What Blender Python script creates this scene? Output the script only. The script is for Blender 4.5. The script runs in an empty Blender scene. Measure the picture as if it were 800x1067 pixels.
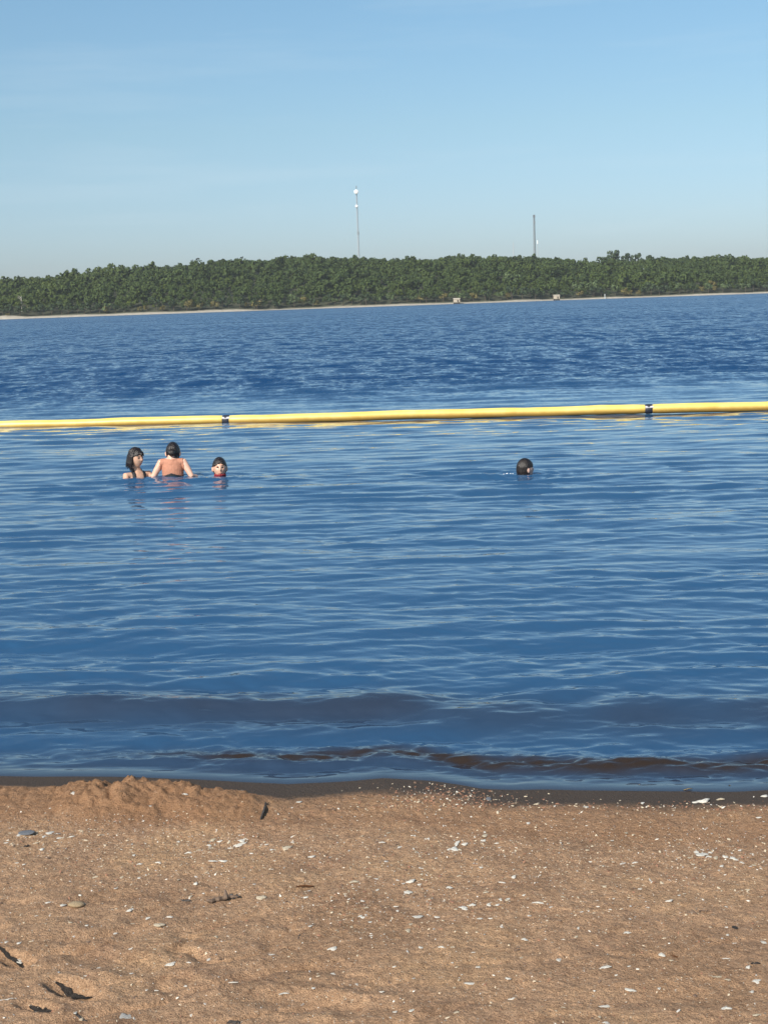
import bpy, bmesh, math, random
import numpy as np
from mathutils import Vector, Matrix, Euler

random.seed(7)
RNG = np.random.default_rng(11)
scene = bpy.context.scene
COL = scene.collection
R = math.radians

# ------------------------------------------------------------------ camera
CAM_H, F_PX, PITCH, ROLL = 1.80, 1500.0, 8.21, -1.95     # metres, photo pixels (1067 tall), degrees
cam_rot = Matrix.Rotation(R(90 - PITCH), 3, 'X') @ Matrix.Rotation(R(ROLL), 3, 'Z')
CAM_LOC = Vector((0, 0, CAM_H))
cd = bpy.data.cameras.new('camera')
cam = bpy.data.objects.new('camera', cd)
COL.objects.link(cam)
cam.matrix_world = Matrix.Translation(CAM_LOC) @ cam_rot.to_4x4()
cd.sensor_fit = 'VERTICAL'
cd.sensor_height = 36.0
cd.lens = F_PX / 1067.0 * 36.0
cd.clip_start = 0.05
cd.clip_end = 9000
scene.camera = cam


def ray(px, py):
    d = Vector(((px - 400) / F_PX, -(py - 533.5) / F_PX, -1.0))
    return (cam_rot @ d).normalized()


def on_level(px, py, z=0.0):
    """Point of the horizontal plane z seen at a photo pixel."""
    d = ray(px, py)
    return CAM_LOC + d * ((z - CAM_H) / d.z)


def at_range(px, py, y):
    d = ray(px, py)
    return CAM_LOC + d * (y / d.y)


# ------------------------------------------------------------------ numpy noise
def _hash(ix, iy, seed):
    h = (ix.astype(np.int64) * 374761393 + iy.astype(np.int64) * 668265263 + seed * 974711) & 0x7fffffff
    h = (h ^ (h >> 13)) * 1274126177 & 0x7fffffff
    return ((h ^ (h >> 16)) & 0xffffff) / float(0xffffff)


def vnoise(x, y, seed=0):
    x = np.asarray(x, float); y = np.asarray(y, float)
    ix = np.floor(x); iy = np.floor(y)
    fx = x - ix; fy = y - iy
    ux = fx * fx * fx * (fx * (fx * 6 - 15) + 10); uy = fy * fy * fy * (fy * (fy * 6 - 15) + 10)
    a = _hash(ix, iy, seed); b = _hash(ix + 1, iy, seed)
    c = _hash(ix, iy + 1, seed); d = _hash(ix + 1, iy + 1, seed)
    return (a + (b - a) * ux + (c - a) * uy + (a - b - c + d) * ux * uy) * 2 - 1


def fbm(x, y, oct=4, seed=0, gain=0.5):
    s = 0; a = 1; t = 0
    for o in range(oct):
        s = s + a * vnoise(x * 2 ** o + 17.3 * o, y * 2 ** o - 9.1 * o, seed + o)
        t += a; a *= gain
    return s / t


def sstep(a, b, x):
    t = np.clip((x - a) / (b - a), 0, 1)
    return t * t * (3 - 2 * t)


# ------------------------------------------------------------------ materials
def mat(name):
    m = bpy.data.materials.new(name); m.use_nodes = True
    nt = m.node_tree
    return m, nt, nt.nodes['Principled BSDF']


def node(nt, t, **kw):
    n = nt.nodes.new(t)
    for k, v in kw.items():
        if k in n.inputs.keys(): n.inputs[k].default_value = v
        else: setattr(n, k, v)
    return n


def ramp(nt, stops, src):
    n = nt.nodes.new('ShaderNodeValToRGB')
    el = n.color_ramp.elements
    while len(el) < len(stops): el.new(0.5)
    for e, (p, c) in zip(el, stops):
        e.position = p
        e.color = (*c, 1) if len(c) == 3 else c
    nt.links.new(src, n.inputs['Fac'])
    return n.outputs['Color']


def mixc(nt, fac, a, b, mode='MIX'):
    n = nt.nodes.new('ShaderNodeMix'); n.data_type = 'RGBA'; n.blend_type = mode
    for sock, v in ((n.inputs['Factor'], fac), (n.inputs[6], a), (n.inputs[7], b)):
        if isinstance(v, bpy.types.NodeSocket): nt.links.new(v, sock)
        elif isinstance(v, tuple): sock.default_value = (*v, 1)
        else: sock.default_value = v
    return n.outputs[2]


def mth(nt, op, a, b=None, clamp=False):
    n = nt.nodes.new('ShaderNodeMath'); n.operation = op; n.use_clamp = clamp
    for i, v in enumerate((a, b)):
        if v is None: continue
        if isinstance(v, bpy.types.NodeSocket): nt.links.new(v, n.inputs[i])
        else: n.inputs[i].default_value = v
    return n.outputs[0]


def vmath(nt, op, a, b=None):
    n = nt.nodes.new('ShaderNodeVectorMath'); n.operation = op
    for i, v in enumerate((a, b)):
        if v is None: continue
        if isinstance(v, bpy.types.NodeSocket): nt.links.new(v, n.inputs[i])
        else: n.inputs[i].default_value = v
    return n.outputs[0]


def noise(nt, vec, scale, detail=3, rough=0.55, out='Fac'):
    n = node(nt, 'ShaderNodeTexNoise')
    n.inputs['Scale'].default_value = scale
    n.inputs['Detail'].default_value = detail
    n.inputs['Roughness'].default_value = rough
    nt.links.new(vec, n.inputs['Vector'])
    return n.outputs[out]


def attr(nt, name, out='Fac'):
    n = nt.nodes.new('ShaderNodeAttribute'); n.attribute_name = name
    return n.outputs[out]


def pos(nt):
    return nt.nodes.new('ShaderNodeNewGeometry').outputs['Position']


def objco(nt):
    return nt.nodes.new('ShaderNodeTexCoord').outputs['Object']


def bump(nt, h, dist, strength=1.0):
    n = nt.nodes.new('ShaderNodeBump')
    n.inputs['Distance'].default_value = dist
    n.inputs['Strength'].default_value = strength
    nt.links.new(h, n.inputs['Height'])
    return n.outputs['Normal']


def simple(name, col, rough=0.6, var=0.15, scale=30, bmp=0.0, spec=0.5, bscale=None):
    """A plain material with noise variation in colour and a little relief."""
    m, nt, b = mat(name)
    co = objco(nt)
    f = noise(nt, co, scale, 4)
    c0 = tuple(max(0, c * (1 - var)) for c in col); c1 = tuple(min(1, c * (1 + var)) for c in col)
    nt.links.new(ramp(nt, [(0.3, c0), (0.7, c1)], f), b.inputs['Base Color'])
    b.inputs['Roughness'].default_value = rough
    b.inputs['Specular IOR Level'].default_value = spec
    if bmp:
        nt.links.new(bump(nt, noise(nt, co, bscale or scale * 3, 3), bmp), b.inputs['Normal'])
    return m


# ------------------------------------------------------------------ object helpers
def tag(o, label=None, cat=None, group=None, kind=None):
    for k, v in (('label', label), ('category', cat), ('group', group), ('kind', kind)):
        if v: o[k] = v
    return o


def link_mesh(name, me, parent=None, mats=None):
    o = bpy.data.objects.new(name, me)
    COL.objects.link(o)
    if parent: o.parent = parent
    if mats:
        for m in (mats if isinstance(mats, (list, tuple)) else [mats]): me.materials.append(m)
    return o


def empty(name, loc=(0, 0, 0), rz=0):
    o = bpy.data.objects.new(name, None)
    o.empty_display_size = 0.2
    COL.objects.link(o)
    o.location = loc; o.rotation_euler = (0, 0, rz)
    return o


def np_mesh(name, verts, faces, smooth=True):
    """faces: (n, k) int array of equal-sized polygons, or list of such arrays."""
    me = bpy.data.meshes.new(name)
    fs = faces if isinstance(faces, list) else [faces]
    loops = np.concatenate([f.ravel() for f in fs]).astype(np.int32)
    tot = np.concatenate([np.full(len(f), f.shape[1]) for f in fs]).astype(np.int32)
    start = np.concatenate([[0], np.cumsum(tot)[:-1]]).astype(np.int32)
    me.vertices.add(len(verts)); me.vertices.foreach_set('co', np.asarray(verts, np.float32).ravel())
    me.loops.add(len(loops)); me.loops.foreach_set('vertex_index', loops)
    me.polygons.add(len(tot))
    me.polygons.foreach_set('loop_start', start); me.polygons.foreach_set('loop_total', tot)
    me.update(calc_edges=True)
    me.validate()
    me.polygons.foreach_set('use_smooth', np.full(len(me.polygons), smooth))
    return me


def grid_faces(nr, nc):
    i = np.arange(nr * nc).reshape(nr, nc)
    return np.stack([i[:-1, :-1], i[:-1, 1:], i[1:, 1:], i[1:, :-1]], -1).reshape(-1, 4)


def fattr(me, name, vals):
    a = me.attributes.new(name, 'FLOAT', 'POINT')
    a.data.foreach_set('value', np.asarray(vals, np.float32).ravel())


# ------------------------------------------------------------------ light, sky
SUN_EL, SUN_AZ = 36.0, 214.0      # azimuth clockwise from +Y (the lake): behind the camera, a little to the left
sd = Vector((math.sin(R(SUN_AZ)) * math.cos(R(SUN_EL)), math.cos(R(SUN_AZ)) * math.cos(R(SUN_EL)), math.sin(R(SUN_EL))))
sl = bpy.data.lights.new('sun', 'SUN'); sl.energy = 4.5; sl.angle = R(0.53); sl.color = (1.0, 0.93, 0.83)
sun = bpy.data.objects.new('sun', sl); COL.objects.link(sun)
sun.rotation_euler = (-sd).to_track_quat('-Z', 'Y').to_euler()
sun.location = (-30, -30, 40)

w = bpy.data.worlds.new('World'); scene.world = w; w.use_nodes = True
nt = w.node_tree
bg = nt.nodes['Background']; bg.inputs['Strength'].default_value = 0.125
sky = nt.nodes.new('ShaderNodeTexSky'); sky.sky_type = 'NISHITA'; sky.sun_disc = False
sky.sun_elevation = R(SUN_EL); sky.sun_rotation = R(SUN_AZ)
sky.air_density = 0.8; sky.dust_density = 1.2; sky.ozone_density = 4.0; sky.altitude = 0
# two faint wisps of high cloud, a few degrees up
tc = nt.nodes.new('ShaderNodeTexCoord').outputs['Generated']
mp = nt.nodes.new('ShaderNodeMapping'); mp.inputs['Scale'].default_value = (2.2, 2.2, 26)
mp.inputs['Location'].default_value = (1.9, 0.4, 1.15)
nt.links.new(tc, mp.inputs['Vector'])
cl = noise(nt, mp.outputs[0], 1.6, 6, 0.6)
szp = nt.nodes.new('ShaderNodeSeparateXYZ'); nt.links.new(tc, szp.inputs[0])
airlight = ramp(nt, [(0.02, (0.885, 0.86, 0.885)), (0.117, (0.93, 0.955, 0.825)), (0.2, (0.93, 1.03, 0.90))], szp.outputs[2])
clf = ramp(nt, [(0.52, (0, 0, 0)), (0.78, (0.15, 0.15, 0.15))], cl)
nt.links.new(mixc(nt, clf, mixc(nt, 1.0, sky.outputs[0], airlight, 'MULTIPLY'), (5.0, 5.7, 6.0)), bg.inputs['Color'])

vs = scene.view_settings
vs.view_transform = 'Standard'; vs.look = 'None'; vs.exposure = 0.3; vs.gamma = 1.0; vs.use_curve_mapping = False
scene.cycles.use_denoising = True
scene.cycles.max_bounces = 6
scene.cycles.volume_bounces = 0
scene.cycles.sample_clamp_indirect = 6

# ------------------------------------------------------------------ beach: one sheet from behind the camera down under the lake
SHORE_PX = [(-700, 800), (-300, 806), (0, 808), (120, 809), (200, 811), (300, 817), (400, 811), (450, 814), (500, 821),
            (600, 824), (700, 825), (800, 824), (1100, 822), (1500, 828)]
FILM = 0.018                                             # the last thin sheet of water runs this far up the sand
_sp = np.array([on_level(*p, FILM)[:2] for p in SHORE_PX])


def shore(x):
    x = np.asarray(x, float)
    return np.interp(x, _sp[:, 0], _sp[:, 1]) + 0.012 * vnoise(x * 5, 0 * x, 3) + 0.3 * vnoise(x * 0.11, 0 * x, 5) * sstep(3, 8, np.abs(x))


HOLLOWS = [(78, 1030, 0.085, 0.035, -35, 0.026), (40, 1050, 0.05, 0.025, -25, 0.02), (12, 996, 0.07, 0.025, -25, 0.018),
           (330, 1045, 0.16, 0.05, -15, 0.014), (120, 1000, 0.14, 0.05, -25, 0.012), (700, 1035, 0.2, 0.06, 8, 0.008)]
_hol = [(on_level(px, py, .08), a, b, R(r), d) for px, py, a, b, r, d in HOLLOWS]
_mc = on_level(150, 838, 0.05)
CREST = [(-700, .03), (-200, .035), (-30, .045), (55, .05), (80, .09), (105, .105), (135, .108), (160, .094), (180, .092), (205, .095), (230, .082),
         (262, .06), (282, .035), (300, .022), (420, .018), (560, .012), (700, .016), (800, .02), (1500, .02)]
_cx = np.array([on_level(p, 838, 0.05).x for p, _ in CREST]); _ch = np.array([h for _, h in CREST]) * 0.72


def sand_z(x, y, fine=True):
    x = np.asarray(x, float); y = np.asarray(y, float)
    d = shore(x) - y                                     # metres up the beach from the waterline
    z = FILM + np.where(d < 0, 0.10 * d, np.where(d < 0.33, 0.085 * d, 0.028 + 0.022 * (d - 0.33)))
    z = np.where(d < -1.2, FILM - 0.12 + 0.055 * (d + 1.2), z)
    z = np.maximum(z, -2.2)
    m = np.interp(x, _cx, _ch)
    yc = shore(x) - 0.36 + 0.03 * vnoise(x * 6, 0 * x, 21)
    s = (y - yc) / np.where(y > yc, 0.10, 0.145)
    lump = 1 + 0.30 * fbm(x * 9, y * 9, 3, 40)
    mound = m * np.exp(-0.5 * np.abs(s) ** 2.4) * lump
    z = z + mound * sstep(0.02, 0.12, d)
    up = sstep(0.25, 0.7, d)
    z = z + up * (0.009 * fbm(x * 2.3, y * 2.3, 3, 60) + 0.0062 * fbm(x * 8, y * 8 + x * 2, 3, 70))
    # diagonal scuffed troughs of old footprints
    q = fbm(x * 2.6 + y * 1.1, y * 5.0 - x * 2.2, 3, 90)
    z = z - up * 0.016 * np.exp(-(q / 0.12) ** 2) * sstep(0.9, 1.5, d) * (0.35 + 0.65 * sstep(0.2, -0.5, x))
    for c, a, b, r, dep in _hol:
        u = (x - c.x) * math.cos(r) + (y - c.y) * math.sin(r); v = -(x - c.x) * math.sin(r) + (y - c.y) * math.cos(r)
        e = (u / a) ** 2 + (v / b) ** 2
        z = z - dep * np.exp(-e ** 1.6) + 0.3 * dep * np.exp(-((np.sqrt(e) - 1.5) / 0.35) ** 2)
    if fine:
        g = sstep(0.06, 0.3, d)
        z = z + g * (0.0044 * fbm(x * 22, y * 22, 3, 120, 0.7) + 0.0028 * vnoise(x * 120, y * 120, 150))
        z = z + g * (mound / 0.075) * (0.024 * fbm(x * 24, y * 24, 4, 170, 0.7) + 0.007 * fbm(x * 70, y * 70, 2, 175) - 0.012 * np.exp(-(fbm(x * 14, y * 5, 2, 180) / 0.07) ** 2))
    return z


def on_sand(px, py):
    z = 0.06
    for _ in range(8):
        p = on_level(px, py, z)
        z = float(sand_z(p.x, p.y))
    return Vector((p.x, p.y, z))


def axis(lo, hi, step, out_lo, out_hi):
    a = np.arange(lo, hi, step)
    L = []; s = step; v = lo
    while v > out_lo: s *= 1.22; v -= s; L.append(v)
    H = []; s = step; v = a[-1]
    while v < out_hi: s *= 1.22; v += s; H.append(v)
    return np.concatenate([L[::-1], a, H])


gx = axis(-2.1, 2.1, 0.0075, -400, 400)
gy = axis(2.5, 5.75, 0.0075, -300, 60)
X, Y = np.meshgrid(gx, gy)
Z = sand_z(X, Y)
me = np_mesh('beach_sand', np.stack([X, Y, Z], -1).reshape(-1, 3), grid_faces(*X.shape))
D = shore(X) - Y
nz = fbm(X * 4, Y * 9, 4, 200)
wet = 1 - sstep(0.030, 0.055, Z - 0.008 * nz) * sstep(0.10, 0.2, D + 0.05 * nz)
damp = sstep(0.12, 0.28, D) * (1 - sstep(0.52, 0.70, D + 0.06 * nz)) * (0.55 + 0.45 * sstep(0.02, 0.06, np.interp(X, _cx, _ch) / .75))
fattr(me, 'wet', wet); fattr(me, 'damp', damp)
m, nt, b = mat('sand')
P = pos(nt)
big = noise(nt, P, 2.2, 4); mid = noise(nt, P, 14, 4, 0.6); grain = noise(nt, P, 260, 3, 0.7); speck = noise(nt, P, 120, 2, 0.5)
c = ramp(nt, [(0.30, (0.365, 0.222, 0.129)), (0.5, (0.428, 0.266, 0.160)), (0.72, (0.475, 0.298, 0.168))], big)
c = mixc(nt, 0.55, c, ramp(nt, [(0.3, (0.78, 0.77, 0.78)), (0.7, (1.18, 1.18, 1.15))], mid), 'MULTIPLY')
c = mixc(nt, 0.85, c, ramp(nt, [(0.28, (0.35, 0.32, 0.30)), (0.5, (1, 1, 1)), (0.75, (1.75, 1.75, 1.75))], grain), 'MULTIPLY')
clod = noise(nt, P, 52, 3, 0.6)
c = mixc(nt, 0.8, c, ramp(nt, [(0.30, (0.66, 0.63, 0.61)), (0.5, (1, 1, 1)), (0.72, (1.26, 1.26, 1.27))], clod), 'MULTIPLY')
c = mixc(nt, ramp(nt, [(0.66, (0, 0, 0)), (0.72, (0.75, 0.75, 0.75))], speck), c, (0.58, 0.50, 0.40))
c = mixc(nt, ramp(nt, [(0.27, (0.7, 0.7, 0.7)), (0.33, (0, 0, 0))], speck), c, (0.10, 0.07, 0.055))
blot = noise(nt, vmath(nt, 'MULTIPLY', P, (1.0, 2.0, 1.0)), 2.6, 5, 0.6)
c = mixc(nt, ramp(nt, [(0.54, (0, 0, 0)), (0.66, (0.42, 0.42, 0.42))], blot), c, mixc(nt, 1.0, c, (0.60, 0.56, 0.58), 'MULTIPLY'))
c = mixc(nt, mth(nt, 'MULTIPLY', attr(nt, 'damp'), 0.66), c, mixc(nt, 0.6, (0.255, 0.130, 0.064), ramp(nt, [(0.3, (0.55, 0.55, 0.55)), (0.75, (1.4, 1.4, 1.4))], grain), 'MULTIPLY'))
c = mixc(nt, attr(nt, 'wet'), c, mixc(nt, 0.5, (0.082, 0.058, 0.042), ramp(nt, [(0.3, (0.6, 0.6, 0.6)), (0.75, (1.4, 1.4, 1.4))], grain), 'MULTIPLY'))
nt.links.new(c, b.inputs['Base Color'])
nt.links.new(mth(nt, 'SUBTRACT', 0.95, mth(nt, 'MULTIPLY', attr(nt, 'wet'), 0.25)), b.inputs['Roughness'])
b.inputs['Specular IOR Level'].default_value = 0.25
h = mth(nt, 'ADD', mth(nt, 'MULTIPLY', grain, 0.6), noise(nt, P, 75, 4, 0.65))
nt.links.new(bump(nt, h, 0.010, 1.0), b.inputs['Normal'])
tag(link_mesh('beach_sand', me, None, m), kind='structure')

# ------------------------------------------------------------------ far bank (terrain)
SKY_PX = [(-900, 296), (-400, 300), (-150, 297), (0, 293), (60, 287), (110, 282), (200, 275), (260, 270), (320, 267), (380, 268), (440, 270), (470, 266), (500, 265), (560, 266),
          (610, 271), (640, 270), (690, 268), (740, 265), (800, 267), (1000, 268), (1300, 270), (1700, 278)]
RIDGE_Y = 1530.0
TREE_H = 13.0
_rp = [at_range(px, py, RIDGE_Y) for px, py in SKY_PX]
_rx = np.array([p.x for p in _rp]) / RIDGE_Y; _rz = np.array([p.z for p in _rp]) - TREE_H


def far_shore(x):
    return 1200 + 60 * np.sin(x / 310 + 0.4) * 0.35 + 14 * vnoise(x / 55, 0 * x, 301) + np.clip(x, -500, 500) * 0.10


def far_z(x, y):
    x = np.asarray(x, float); y = np.asarray(y, float)
    d = y - far_shore(x)
    rz = np.interp(x / np.maximum(y, 900), _rx, _rz)
    left = sstep(-283, -300, x)
    bluff = 0.3 + 0.7 * sstep(-92, -110, x) + .5 * sstep(-55, -30, x) + 0.35 * vnoise(x / 20, 0 * x, 305) + 2.4 * left * (0.7 + 0.3 * vnoise(x / 12, 0 * x, 306))
    z = np.where(d < 0, 0.08 * d, bluff * sstep(0, 5, d))
    t = np.clip((d - 6) / (RIDGE_Y - 1206), 0, 1.35)
    rise = np.where(t < 1, np.sin(t * math.pi / 2) ** 0.9, 1 - (t - 1) * 0.8)
    return np.maximum(z + (rz - bluff) * rise * (d > 6), -3) + 1.2 * vnoise(x / 40, y / 40, 311) * sstep(20, 80, d)


bx = np.arange(-1100, 1101, 8.0)
by = np.concatenate([np.arange(1130, 1290, 2.0), np.arange(1290, 1850, 14.0)])
X, Y = np.meshgrid(bx, by)
me = np_mesh('far_bank', np.stack([X, Y, far_z(X, Y)], -1).reshape(-1, 3), grid_faces(*X.shape))
fattr(me, 'inland', sstep(5.5, 10, Y - far_shore(X)))
m, nt, b = mat('far_bank_soil')
P = pos(nt)
f = noise(nt, P, 0.25, 4)
sandc = ramp(nt, [(0.3, (0.34, 0.30, 0.24)), (0.7, (0.46, 0.42, 0.35))], f)
soil = ramp(nt, [(0.3, (0.03, 0.04, 0.02)), (0.7, (0.06, 0.06, 0.03))], f)
nt.links.new(mixc(nt, attr(nt, 'inland'), sandc, soil), b.inputs['Base Color'])
b.inputs['Roughness'].default_value = 0.95
tag(link_mesh('far_bank_hill', me, None, m), kind='structure')

# ------------------------------------------------------------------ trees on the far bank
def leaf_material(name, dark, light, hue_attr=True):
    m, nt, b = mat(name)
    P = pos(nt)
    f = noise(nt, P, 0.45, 4, 0.6)
    c = ramp(nt, [(0.3, dark), (0.7, light)], f)
    if hue_attr:
        a = attr(nt, 'kind_tint')
        c = mixc(nt, 0.9, c, ramp(nt, [(0.0, (0.72, 0.78, 0.85)), (0.35, (0.95, 1.0, 0.95)), (0.75, (1.15, 1.12, 0.85)), (0.92, (1.6, 1.45, 0.8)), (1.0, (2.1, 1.7, 0.85))], a), 'MULTIPLY')
    nt.links.new(c, b.inputs['Base Color'])
    b.inputs['Roughness'].default_value = 0.7
    b.inputs['Specular IOR Level'].default_value = 0.25
    return m


def crown_template(seed, n=120, rx=5.0, rz=4.6, cz=7.2, size=1.5):
    """Leaf clumps (small tilted quads) spread over and through several uneven lobes of a crown."""
    r = np.random.default_rng(seed)
    lobes = [(np.array([0, 0, cz]), 0.70)]
    for k in range(6):
        a = r.uniform(0, 2 * math.pi); e = r.uniform(-0.55, 0.95)
        lobes.append((np.array([math.cos(a) * rx * .68, math.sin(a) * rx * .68, cz + e * rz * 0.75]), r.uniform(0.26, 0.58)))
    V = []
    for i in range(n):
        c, s = lobes[i % len(lobes)]
        d = r.normal(size=3); d /= np.linalg.norm(d)
        if d[2] < -0.5: d[2] *= -1
        p = c + d * np.array([rx, rx, rz]) * s * r.uniform(0.72, 1.08)
        nrm = d + r.normal(size=3) * 0.32; nrm /= np.linalg.norm(nrm)
        t = np.cross(nrm, r.normal(size=3)); t /= np.linalg.norm(t); u = np.cross(nrm, t)
        s1, s2 = size * r.uniform(0.6, 1.25), size * r.uniform(0.5, 1.0)
        q = [p - t * s1, p - u * s2 * r.uniform(.5, 1), p + t * s1 * r.uniform(.7, 1), p + u * s2]
        V += q
    return np.array(V)


TPL = [crown_template(500 + k, 230, rx=random.uniform(3.4, 5.6), rz=random.uniform(3.4, 6.2), size=0.9) for k in range(9)]
leaf_m = leaf_material('woodland_foliage', (0.025, 0.044, 0.013), (0.076, 0.103, 0.024))
pts = []
y = 0
for row in range(48):
    yy = 14 + row * 7.5
    x = -560.0 + (row % 2) * 4
    while x < 560:
        jx, jy = random.uniform(-3.4, 3.4), random.uniform(-3.4, 3.4)
        pts.append((x + jx, yy + jy)); x += 7.5
pts = np.array(pts)
V = []; T = []
pts = pts[RNG.permutation(len(pts))]
for (x, d) in pts:
    yv = float(far_shore(x)) + d
    if abs(x / yv) > 0.36: continue
    s = random.choice((random.uniform(0.5, .85), random.uniform(.8, 1.1), random.uniform(1.0, 1.5))) * (0.8 if d < 24 else 1.0) * (1 + .22 * float(vnoise(x / 38, d / 30, 333)))
    if d > 230: s = min(s, 1.05)
    s *= .92
    a = random.uniform(0, 6.283)
    q = TPL[random.randrange(9)]
    ca, sa = math.cos(a) * s, math.sin(a) * s
    zz = s * random.uniform(0.85, 1.15)
    V.append(np.stack([x + q[:, 0] * ca - q[:, 1] * sa, yv + q[:, 0] * sa + q[:, 1] * ca, float(far_z(x, yv)) + q[:, 2] * zz], -1))
    low = math.exp(-d / 45)
    tv = min(1, max(0, 0.36 + 0.13 * random.gauss(0, 1) + 0.22 * float(fbm(x / 60, d / 45, 2, 341)) + 0.42 * low * random.random() + 0.26 * float(sstep(-190, -270, x))))
    T.append(np.full(len(q), tv))
V = np.concatenate(V); T = np.concatenate(T)
me = np_mesh('woodland', V, np.arange(len(V)).reshape(-1, 4), smooth=False)
fattr(me, 'kind_tint', T)
tag(link_mesh('woodland', me, None, leaf_m), 'dense dark green wood covering the long hill across the lake', 'woodland', kind='stuff')

bark_m = simple('bark', (0.10, 0.075, 0.055), 0.9, 0.3, 1.5)
pale_bark_m = simple('pale_bark', (0.50, 0.46, 0.40), 0.85, 0.2, 1.5)


def trunk_mesh(name, h=7.5, r=0.28, limbs=5, seed=1, bare=False):
    rr = random.Random(seed)
    bm = bmesh.new()

    def limb(p0, p1, r0, r1, n=6):
        a = Vector(p0); b_ = Vector(p1); ax = (b_ - a).normalized()
        u = ax.orthogonal().normalized(); v = ax.cross(u)
        rings = []
        for t in (0, .33, .66, 1):
            c_ = a.lerp(b_, t); rad = r0 + (r1 - r0) * t
            rings.append([bm.verts.new(c_ + (u * math.cos(k * 6.283 / n) + v * math.sin(k * 6.283 / n)) * rad) for k in range(n)])
        for q0, q1 in zip(rings, rings[1:]):
            for k in range(n): bm.faces.new((q0[k], q0[(k + 1) % n], q1[(k + 1) % n], q1[k]))
        bm.faces.new(rings[0][::-1]); bm.faces.new(rings[-1])
    limb((0, 0, -0.6), (rr.uniform(-.4, .4), rr.uniform(-.4, .4), h), r, r * .35)
    for k in range(limbs):
        z = h * rr.uniform(.4, .9); a = rr.uniform(0, 6.28); L = rr.uniform(1.8, 3.4) * (0.8 if bare else 1)
        limb((0, 0, z), (math.cos(a) * L, math.sin(a) * L, z + L * rr.uniform(.5, 1.2)), r * .42, r * .12)
    me = bpy.data.meshes.new(name); bm.to_mesh(me); bm.free()
    return me


def crown_mesh(name, seed, n, rx, rz, cz, size, m):
    q = crown_template(seed, n, rx, rz, cz, size)
    me = np_mesh(name, q, np.arange(len(q)).reshape(-1, 4), smooth=False)
    me.materials.append(m)
    return me


fm_dark = leaf_material('dark_foliage', (0.026, 0.044, 0.022), (0.060, 0.086, 0.036), False)
fm_pale = leaf_material('pale_foliage', (0.060, 0.095, 0.040), (0.12, 0.155, 0.06), False)
fm_gold = leaf_material('yellowing_foliage', (0.095, 0.090, 0.030), (0.19, 0.155, 0.05), False)
tr_me = [trunk_mesh('trunk', 7.5, .3, 5, s) for s in (1, 2)]
for q in tr_me: q.materials.append(bark_m)
KINDS = {'dark': [crown_mesh('crown', 900 + k, 240, 4.6, 4.6, 7.0, .95, fm_dark) for k in range(3)],
         'pale': [crown_mesh('crown', 920 + k, 240, 5.0, 4.6, 6.6, .95, fm_pale) for k in range(3)],
         'gold': [crown_mesh('crown', 940 + k, 190, 4.0, 3.4, 4.6, .85, fm_gold) for k in range(3)]}
tree_n = 0


def tree(x, y, kind, s, label, group=None, zs=1.0, rz=None):
    global tree_n
    t = empty('tree', (x, y, float(far_z(x, y)) - 0.1), random.uniform(0, 6.28) if rz is None else rz)
    t.scale = (s, s, s * zs)
    tag(t, label, 'tree', group)
    link_mesh('crown', KINDS[kind][tree_n % 3], t)
    link_mesh('trunk', tr_me[tree_n % 2], t)
    tree_n += 1
    return t


# trees that can be told apart in the photograph (pixel column, distance back from the waterline, kind, size, label)
NAMED = [
    (535, 60, 'pale', 1.35, 'large pale green rounded tree halfway up the wooded slope below the grey mast', 1.0),
    (195, 11, 'gold', 1.1, 'yellowing tree by the far waterline, left of the tall white dish mast', 1.0),
    (208, 12, 'gold', 0.9, 'small yellow bush-like tree right beside the yellowing tree on the far shore', 0.8),
    (268, 11, 'gold', 1.0, 'orange yellow tree at the end of the pale beach strip on the far shore', 0.9),
    (112, 12, 'gold', 0.85, 'low olive yellow tree above the pale strip of the far left shore', 0.8),
    (741, 22, 'gold', 1.1, 'yellow green tree above the right end of the far shore', 1.0),
    (617, 18, 'pale', 1.2, 'light green tree on the far shore just left of the small white post', 1.0),
    (602, 20, 'pale', 1.05, 'light green tree on the far shore right of the second pale hut', 1.0),
    (690, 40, 'pale', 1.0, 'pale green tree low on the slope on the right part of the wooded hill', 1.0),
    (8, 8.0, 'gold', 0.42, 'small dark shrub standing in the bare sand bank at the far left', 0.7),
]
for px, d, kd, s, lb, zs in NAMED:
    x = (px - 400) / F_PX * 1215
    y = float(far_shore(x)) + d
    x = at_range(px, 320, y).x
    tree(x, y, kd, s, lb, zs=zs)
for px, hpx, s in ((638, 9, 1.65), (650, 7, 1.35), (664, 7, 1.45), (630, 4, 1.2), (677, 4, 1.2)):
    x = at_range(px, 300, RIDGE_Y - 10).x
    t = tree(x, RIDGE_Y - 10, 'dark', s, None, None, 1.15)
    tag(t, 'dark tree in the clump standing taller than the skyline right of the grey mast', 'tree', 'taller clump on the skyline')
for k in range(104):
    x = -330 + k * 6.55 + random.uniform(-2.2, 2.2)
    d = random.uniform(8.5, 12.5)
    y = float(far_shore(x)) + d
    u = random.random()
    kd = 'gold' if u < 0.13 else ('pale' if u < 0.38 else 'dark')
    lab = {'gold': 'low yellowing tree in the front row along the far sandy shore', 'pale': 'pale green tree in the front row along the far sandy shore',
           'dark': 'dark green tree in the front row along the far sandy shore'}[kd]
    tree(x, y, kd, random.uniform(0.55, 0.95), lab, 'front row trees along the far shore', random.uniform(0.8, 1.1))
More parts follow.
